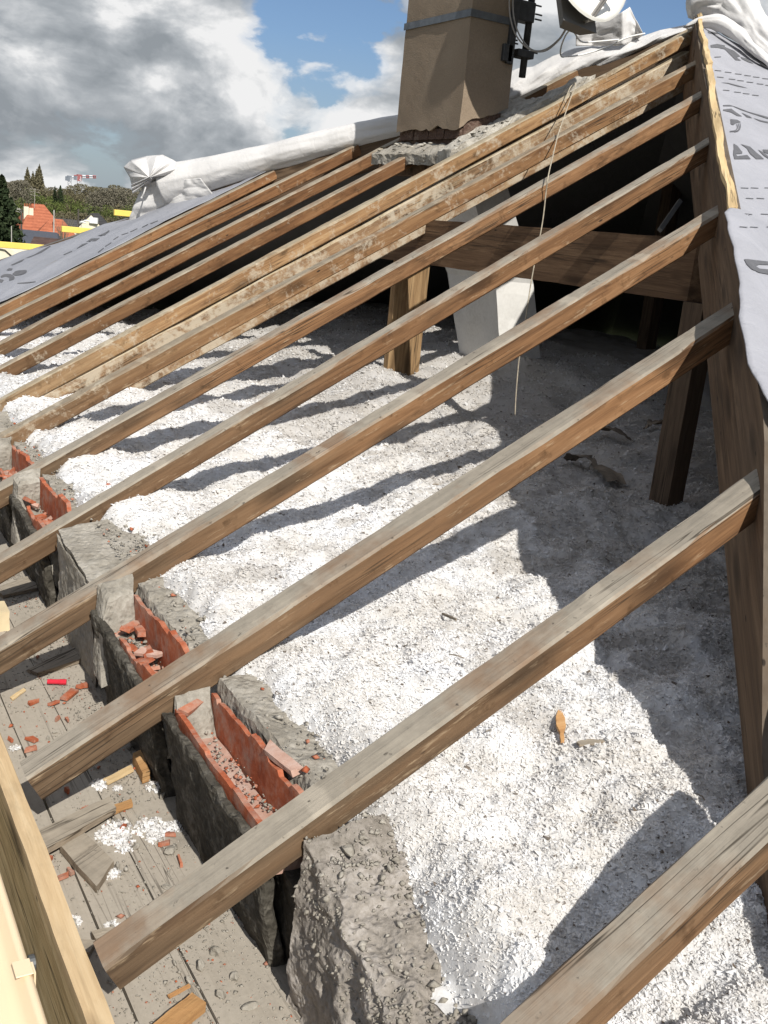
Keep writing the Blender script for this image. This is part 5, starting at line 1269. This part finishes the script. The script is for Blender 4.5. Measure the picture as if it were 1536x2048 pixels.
# red tiled house
e, pt, ez, rz = house('red_roof_house', 'house with bright orange red tiled hip roof and cream chimney beside the conifer', 76, 410, 100, 5.0, 6.4, 7.4, 3.9, M['tile_red'], M['wall_grey'], hip=2.0, turn=.55)
cpt = az(57, 424, 99)
child_at(box('chimney_stack', cpt[0] - .42, cpt[0] - .02, cpt[1] - .2, cpt[1] + .2, cpt[2] - 1.2, cpt[2] + .45, M['wall_cream']), e); child_at(box('chimney_stack', cpt[0] + .02, cpt[0] + .38, cpt[1] - .2, cpt[1] + .2, cpt[2] - 1.2, cpt[2] + .36, M['wall_cream']), e)
for i in range(4): child_at(mk('chimney_pot', *tube([(cpt[0] - .32 + i * .19, cpt[1], cpt[2] + .34), (cpt[0] - .32 + i * .19, cpt[1], cpt[2] + .72)], .055, 8), M['tile_red']), e)
child_at(mk('aerial', *tube([(cpt[0] + .5, cpt[1], cpt[2] + .4), (cpt[0] + .55, cpt[1], cpt[2] + 2.1)], .018, 5), M['conc']), e)
for zz in (1.5, 1.8, 2.0): child_at(mk('aerial', *tube([(cpt[0] + .1, cpt[1], cpt[2] + zz), (cpt[0] + .95, cpt[1], cpt[2] + zz - .05)], .010, 4), M['conc']), e)
ap = az(112, 448, 97)
e2, *_ = house('lean_to', 'lower red tiled wing in front of the orange roofed house', 113, 440, 96.5, 3.4, 4.0, 5.8, 4.1, M['tile_red'], M['wall_grey'], hip=1.2, turn=.35)
house('slate_lean_to', 'dark slate lean to roof below the orange tiled roof', 60, 462, 94, 5.2, 4.0, 4.6, 3.4, M['slate'], M['wall_grey'], hip=.4, turn=.1)
house('garden_house', 'low brown roofed shed in front of the orange roofed house', 124, 481, 70, 3.4, 2.6, 5.0, 4.2, M['tile_brown'], M['wall_grey'], hip=.0, turn=.25)
# dark house with cream gable
e, pt, ez, rz = house('dark_roof_house', 'house with wide dark tiled roof behind the cream gable', 152, 441, 133, 6.4, 8.0, 7.2, 3.6, M['tile_dark'], M['wall_grey'], hip=.7, turn=0.1)
e, pt, ez, rz = house('gable_house', 'cream gabled house with dark roof and one small window', 190, 428, 127, 7.0, 5.2, 7.0, 4.2, M['tile_dark'], M['wall_cream'], hip=0.0, turn=math.pi / 2 + .15)
gp = az(187, 441, 123.2)
wn = mk('window', *hexa_mesh([tuple(loc2w(gp, a * .45, f, z)) for z in (-.32, .32) for f in (-.05, .3) for a in (-1, 1)]), M['wframe']); child_at(wn, e)
pn_ = mk('pane', *hexa_mesh([tuple(loc2w(gp, a * .36, f, z)) for z in (-.22, .26) for f in (-.09, .0) for a in (-1, 1)]), M['glass'])
pn_.parent = wn; pn_.matrix_parent_inverse = Matrix.Translation(-e.location)
house('small_red_house', 'small red tiled roof to the right of the cream gable', 222, 452, 140, 3.0, 4.0, 6.0, 3.6, M['tile_red'], M['wall_cream'], hip=.0, turn=.6)
house('porch', 'small red tiled porch roof in front of the cream gable', 197, 480, 112, 3.2, 1.6, 4.6, 4.1, M['tile_red'], M['wall_cream'], hip=.0, turn=.05)
house('brown_annex', 'low brown roofed annex below the dark roof', 152, 473, 108, 3.6, 2.6, 5.0, 4.2, M['tile_brown'], M['wall_cream'], hip=.0, turn=.05)
p = az(147, 471, 107)
o = mk('dormer_stack', *hexa_mesh([tuple(loc2w(p, a * .28, f, z)) for z in (-.6, .75) for f in (-.2, .2) for a in (-1, 1)]), M['wall_cream']); rebase(o, p); tag(o, 'small pale chimney stack in front of the dark roof', 'chimney')
# cream gabled shed roof at the left edge
p = az(10, 505, 24)
gs = empty('garden_shed', (p[0], p[1], GZ)); tag(gs, 'cream painted shed gable at the left edge below the yellow board', 'shed')
q4 = [az(-25, 492, 24), az(11, 493, 24), az(40, 512, 24), az(26, 522, 24), az(-25, 524, 24)]
V = [tuple(v) for v in q4] + [tuple(v + FWD * 2.5) for v in q4]; F = [(4, 3, 2, 1, 0), (5, 6, 7, 8, 9)] + [(i, (i + 1) % 5, (i + 1) % 5 + 5, i + 5) for i in range(5)]
child_at(mk('gable', V, F, M['wall_cream']), gs)
for a, b in (((-5, 497), (10, 500)), ((10, 500), (28, 516))):
    child_at(mk('trim', *tube([az(*a, 23.97), az(*b, 23.97)], .012, 4), M['pole']), gs)
pz = az(10, 520, 24); child_at(box('wall', pz[0] - .8, pz[0] + .3, pz[1] + .1, pz[1] + 2.3, GZ, pz[2] + .02, M['wall_cream']), gs)

# poles, lamps, wires
def pole(label, x, ytop, Dm, r, mat, name='utility_pole', cat='pole'):
    p = az(x, ytop, Dm); o = mk(name, *tube([(p[0], p[1], GZ), (p[0], p[1], (GZ + p[2]) / 2), tuple(p)], [r * 1.25, r * 1.1, r], 8), mat); rebase(o, (p[0], p[1], GZ)); tag(o, label, cat); return o, p
o, p = pole('dark utility pole in front of the conifer carrying the wires', 43, 418, 55, .04, M['pole'])
wires = []
o2, p2_ = pole('tall dark utility pole in front of the dark roofed house', 157, 418, 62, .05, M['pole'])
pole('pale concrete pole left of the dark roof', 108, 420, 95, .055, M['conc'])
pole('thin pale stake in front of the conifer', 23, 452, 30, .012, M['conc'], 'garden_stake', 'stake')
for i, (a, b) in enumerate((((-5, 405), (40, 425)), ((-5, 416), (41, 419)), ((-5, 421), (40, 417)), ((22, 395), (43, 425)))):
    pa_, pb_ = az(*a, 54), az(*b, 54.5)
    o = mk('overhead_wire', *tube(spline([pa_, (pa_ + pb_) / 2 - [0, 0, .05], pb_], 5), .016, 4), M['conc']); rebase(o, pa_); tag(o, ['pale overhead wire slanting down to the dark pole', 'upper level overhead wire running to the dark pole', 'lower level overhead wire running to the dark pole', 'steep wire stay rising left of the dark pole'][i], 'wire')
for i, (x, y, lab) in enumerate(((163, 446, 'left white street lamp above the dark roof'), (171, 443, 'right white street lamp above the dark roof'), (214, 454, 'white street lamp beside the small red roof'))):
    pt_ = az(x, y, 66); st_ = empty('street_lamp', (pt_[0], pt_[1], GZ)); tag(st_, lab, 'street lamp', 'street lamps')
    base_ = loc2w(pt_, -.25 if i < 2 else .5, 0, 0)
    child_at(mk('column', *tube(spline([(base_[0], base_[1], GZ), (base_[0], base_[1], pt_[2] - .5), (base_[0] * .6 + pt_[0] * .4, base_[1] * .6 + pt_[1] * .4, pt_[2] - .08), tuple(pt_)], 6), .018, 6), M['conc']), st_)
    hd = [loc2w(pt_, s_, 0, .06 * math.sin((s_ + .2) / .5 * math.pi)) for s_ in np.linspace(-.15, .28, 6)]
    child_at(mk('lamp_head', *tube(hd, [.02, .035, .045, .045, .035, .02], 8), M['wframe'], smooth=True), st_)
# tower cranes
M['crane_red'] = plain('crane_red', (.30, .10, .10), .7); M['crane_white'] = plain('crane_white', (.62, .62, .64), .7); M['crane_grey'] = plain('crane_grey', (.17, .19, .22), .7)
def lattice(a, b, wd, n, r):
    a, b = np.array(a), np.array(b); d = (b - a) / n; ax_ = d / np.linalg.norm(d); s1 = np.cross(ax_, [0.3, .9, .2]); s1 /= np.linalg.norm(s1); s2 = np.cross(ax_, s1); parts = []
    cs = [s1 + s2, s1 - s2, -s1 - s2, -s1 + s2]
    for c in cs: parts.append(tube([a + c * wd, b + c * wd], r, 4))
    for i in range(n):
        for k in range(4): parts.append(tube([a + d * i + cs[k] * wd, a + d * (i + 1) + cs[(k + 1) % 4] * wd], r * .7, 3))
    return join(parts)
for lab, mx, top, jl, jr, Dm, mm in (('left grey tower crane on the horizon', 139, 355, 131, 163, 620, 'crane_grey'), ('right red and white tower crane on the horizon', 158, 353, 148, 192, 560, 'crane_red')):
    tp = az(mx, top, Dm); cr = empty('tower_crane', (tp[0], tp[1], GZ)); tag(cr, lab, 'tower crane', 'tower cranes on the horizon')
    child_at(mk('mast', *lattice((tp[0], tp[1], GZ), tp, .9, 9, .17), M['crane_white']), cr)
    k = 3 if mm == 'crane_red' else 1
    L_, R_2 = az(jl, top, Dm), az(jr, top + 1, Dm)
    child_at(mk('counter_jib', *lattice(L_, tp, .5, 4, .20), M[mm]), cr)
    segs = 5
    for s_ in range(segs):
        a = tp + (R_2 - tp) * s_ / segs; b = tp + (R_2 - tp) * (s_ + 1) / segs
        child_at(mk('jib_section', *lattice(a, b, .5, 2, .18), M['crane_white' if s_ % 2 else mm]), cr)
    child_at(box('cab', tp[0] - 1, tp[0] + 1, tp[1] - 1, tp[1] + 1, tp[2] - 2.2, tp[2] + 1.0, M[mm]), cr)
    child_at(mk('ballast', *hexa_mesh([tuple(loc2w(L_, a, f, z)) for z in (-1.6, .3) for f in (-.6, .6) for a in (0, 1.6)]), M['crane_grey']), cr)

# ------------------------------------------------------------------ trees
def leaf_mat(name, a, b, c3):
    m, t = new_mat(name); c = objcoord(t); n = t.noise(c, .9, 4.0, .7); f = t.noise(c, 9.0, 3.0, .6)
    t.out(t.ramp(t.math('ADD', t.math('MULTIPLY', n, .6), t.math('MULTIPLY', f, .4)), [(.35, a), (.5, b), (.66, c3)]), .9, None, .1); return m
M['leaf_green'] = leaf_mat('spring_leaves', (.055, .075, .022), (.10, .125, .036), (.15, .17, .06)); M['leaf_brown'] = leaf_mat('budding_twigs', (.085, .075, .045), (.135, .12, .07), (.19, .165, .10)); M['leaf_dark'] = leaf_mat('conifer_needles', (.014, .022, .012), (.030, .044, .020), (.060, .075, .036)); M['leaf_grey'] = leaf_mat('bare_twigs', (.115, .105, .075), (.165, .15, .11), (.22, .20, .15)); M['blossom'] = leaf_mat('blossom', (.20, .22, .10), (.45, .45, .32), (.70, .70, .60))
M['bark'] = plain('bark', (.06, .048, .036), .95)
def crown_cards(n, fn, s, seed, elong=1.0):
    r = np.random.default_rng(seed); C_ = np.array([fn(r) for _ in range(n)]); a = r.normal(size=(n, 3)); a[:, 2] *= elong; a /= np.linalg.norm(a, axis=1, keepdims=True)
    b = np.cross(a, r.normal(size=(n, 3))); b /= np.linalg.norm(b, axis=1, keepdims=True); ss = s * r.uniform(.5, 1.4, (n, 1))
    return np.stack([C_ - a * ss - b * ss * .6, C_ + a * ss - b * ss * .35, C_ + a * ss * .7 + b * ss * .7, C_ - a * ss * .8 + b * ss * .5], 1).reshape(-1, 3), np.arange(n * 4).reshape(-1, 4)
def make_tree(kind, H_, Wd, seed):
    """crown and trunk meshes for one kind of tree, base at the origin"""
    r = np.random.default_rng(seed)
    parts = [tube([(0, 0, 0), (.1, 0, H_ * .35), (-.05, .1, H_ * .7), (0, 0, H_ * .93)], [H_ * .022, H_ * .018, H_ * .010, .02], 6)]
    for i in range(9):
        z = H_ * r.uniform(.3, .75); a = r.uniform(0, 6.28); l = Wd * r.uniform(.5, .95); up = H_ * r.uniform(.08, .24)
        if kind == 'poplar': l *= .4; up = H_ * .25
        parts.append(tube([(0, 0, z), (math.cos(a) * l * .5, math.sin(a) * l * .5, z + up * .6), (math.cos(a) * l, math.sin(a) * l, z + up)], [H_ * .009, H_ * .006, .02], 4))
    if kind == 'round':
        lob = [(r.normal(0, .42, 3) * [Wd, Wd, H_ * .24] + [0, 0, H_ * .60], r.uniform(.3, .52) * Wd) for _ in range(9)]
        def fn(rr):
            c_, q = lob[rr.integers(len(lob))]; d = rr.normal(size=3); d /= np.linalg.norm(d); return c_ + d * q * rr.uniform(.55, 1.08) * [1, 1, 1.1]
        n, s = 3200, .135
    elif kind == 'poplar':
        def fn(rr):
            u_ = rr.uniform(.12, 1); w_ = Wd * math.sin(math.pi * min(1, u_ * .95 + .06)) ** .7 * rr.uniform(.3, 1.05); a = rr.uniform(0, 6.28); return np.array([math.cos(a) * w_, math.sin(a) * w_, H_ * u_ + rr.normal(0, .3)])
        n, s = 3400, .11
    elif kind == 'bare':
        def fn(rr):
            u_ = rr.uniform(.35, 1); w_ = Wd * math.sqrt(max(0, 1 - ((u_ - .62) / .42) ** 2)) * math.sqrt(rr.uniform(.1, 1)); a = rr.uniform(0, 6.28); return np.array([math.cos(a) * w_, math.sin(a) * w_, H_ * u_])
        n, s = 2600, .10
    else:  # conifer
        def fn(rr):
            u_ = rr.uniform(.04, 1) ** .8; lay = math.floor(u_ * 17) / 17; rad = Wd * (1 - u_) ** .8 * (.55 + .5 * ((u_ - lay) * -17 + 1) * .8); a = rr.uniform(0, 6.28); rad *= rr.uniform(.35, 1.05) * (1 + .25 * math.sin(a * 5 + lay * 40)); return np.array([math.cos(a) * rad, math.sin(a) * rad, H_ * u_ - .12 * rad])
        n, s = 9000, .075
    return join(parts), crown_cards(n, fn, s * (H_ / 8 if kind != 'conifer' else 1), seed, 2.0 if kind in ('poplar', 'bare') else 1)
PROTO = {}
def tree(key, kind, H_, Wd, seed, mat):
    (tv, tf), (cv_, cf) = make_tree(kind, H_, Wd, seed)
    a = mk('trunk', tv, tf, M['bark']); b = mk('crown', cv_, cf, M[mat]); PROTO[key] = (a.data, b.data)
    bpy.data.objects.remove(a); bpy.data.objects.remove(b)
def plant(key, name, loc, scale, rot, label, group=None, sz=1.0):
    e = empty(name, loc); e.rotation_euler = (0, 0, rot); e.scale = (scale, scale, scale * sz); tag(e, label, 'tree', group)
    for nm, me in zip(('trunk', 'crown'), PROTO[key]):
        o = bpy.data.objects.new(nm, me); COL.objects.link(o); o.parent = e
    return e
tree('g1', 'round', 10, 4.2, 1, 'leaf_green'); tree('g2', 'round', 11, 4.8, 2, 'leaf_green'); tree('b1', 'round', 10.5, 4.0, 3, 'leaf_brown'); tree('b2', 'bare', 12, 3.8, 4, 'leaf_brown'); tree('k1', 'bare', 12, 3.4, 5, 'leaf_grey'); tree('k2', 'bare', 13, 3.0, 6, 'leaf_grey'); tree('p', 'poplar', 17, 1.7, 7, 'leaf_brown'); tree('c', 'conifer', 8.6, 2.3, 8, 'leaf_dark'); tree('d', 'round', 11, 4.4, 9, 'leaf_dark')
rt = random.Random(5)
for row, (Dm, ytop, keys, n_) in enumerate(((330, 372, ('b1', 'b2', 'k1', 'b2'), 26), (290, 384, ('g1', 'b1', 'g2', 'b2'), 24), (235, 400, ('g1', 'g2', 'b1', 'd'), 20), (185, 418, ('d', 'b1', 'g1', 'b2'), 16))):
    for i in range(n_):
        x = -25 + (330) * (i + rt.uniform(.1, .9)) / n_
        yy = ytop + (x - 100) * .05 + rt.uniform(-9, 9)
        if row == 0 and 85 < x < 150: yy += 6
        if row == 3 and x < 60: continue
        p = az(x, yy, Dm + rt.uniform(-15, 15)); key = keys[rt.randrange(len(keys))]; H0 = {'g1': 10, 'g2': 11, 'b1': 10.5, 'b2': 12, 'k1': 12, 'd': 11}[key]
        k = max(.4, (p[2] - GZ) / H0)
        plant(key, 'tree', (p[0], p[1], GZ), k, rt.uniform(0, 6), 'tree in the spring woodland belt behind the houses', 'woodland trees behind the houses', 1.0)
for x, yt, k in ((55, 339, 'p'), (66, 347, 'p'), (79, 333, 'p'), (74, 342, 'p')):
    p = az(x, yt, 320); plant('p', 'poplar_tree', (p[0], p[1], GZ), (p[2] - GZ) / 17, x, {55: 'leftmost of the tall slim poplars above the woodland', 66: 'second poplar from the left, fainter and lower', 79: 'tallest slim poplar above the woodland', 74: 'poplar touching the left side of the tallest one'}[x])
for x, yt in ((44, 357), (32, 360), (212, 372), (236, 373), (224, 378), (190, 382), (252, 380), (200, 380)):
    p = az(x, yt, 255); plant('k1' if x % 3 else 'k2', 'bare_tree', (p[0], p[1], GZ), (p[2] - GZ) / 12.5, x, 'bare grey tree standing above the woodland belt', 'bare grey trees')
for x, yt in ((110, 372), (121, 371)):
    p = az(x, yt, 250); plant('c', 'fir_tree', (p[0], p[1], GZ), (p[2] - GZ) / 8.6, x, {110: 'left of two small dark firs in the woodland', 121: 'right of two small dark firs in the woodland'}[x], sz=1.0).scale.x *= .55
p = az(4, 352, 40); plant('c', 'conifer_tree', (p[0], p[1], GZ), (p[2] - GZ) / 8.6, .4, 'big dark conifer at the left edge of the picture')
p = az(22, 397, 46); plant('c', 'conifer_tree', (p[0], p[1], GZ), (p[2] - GZ) / 8.6, 1.9, 'second dark conifer partly behind the pole')
# blossoming shrub behind the left sheet and a pale bare shrub above it
p = az(138, 478, 22)
def bfn(rr): d = rr.normal(size=3); return d / np.linalg.norm(d) * rr.uniform(.3, 1) * [.50, .5, .22] + [0, 0, -.24]
v, f = crown_cards(900, bfn, .018, 3); sh = mk('blossom_shrub', v, f, M['blossom']); sh.location = tuple(p + RGT * .05); tag(sh, 'white blossoming shrub just beyond the left sheet', 'shrub')
child_at(mk('stem', *tube([(p[0], p[1], GZ), tuple(p - [0, 0, .3])], .04, 6), M['bark']), sh)
v, f = [], []
parts = []
bp = az(126, 480, 24)
for i in range(26):
    a = random.uniform(-.7, .6); l = random.uniform(.25, .62); e_ = loc2w(bp, math.sin(a) * l, random.uniform(-.2, .2), math.cos(a) * l); parts.append(tube([bp - [0, 0, .2], (bp + e_) / 2 + RGT * random.uniform(-.03, .03), e_], [.006, .004, .002], 4))
parts.append(tube([(bp[0], bp[1], GZ), tuple(bp - [0, 0, .15])], .03, 5))
v, f = join(parts); o = mk('bare_shrub', v, f, M['leaf_grey']); rebase(o, (bp[0], bp[1], GZ)); tag(o, 'pale bare twiggy shrub in front of the orange roof', 'shrub')
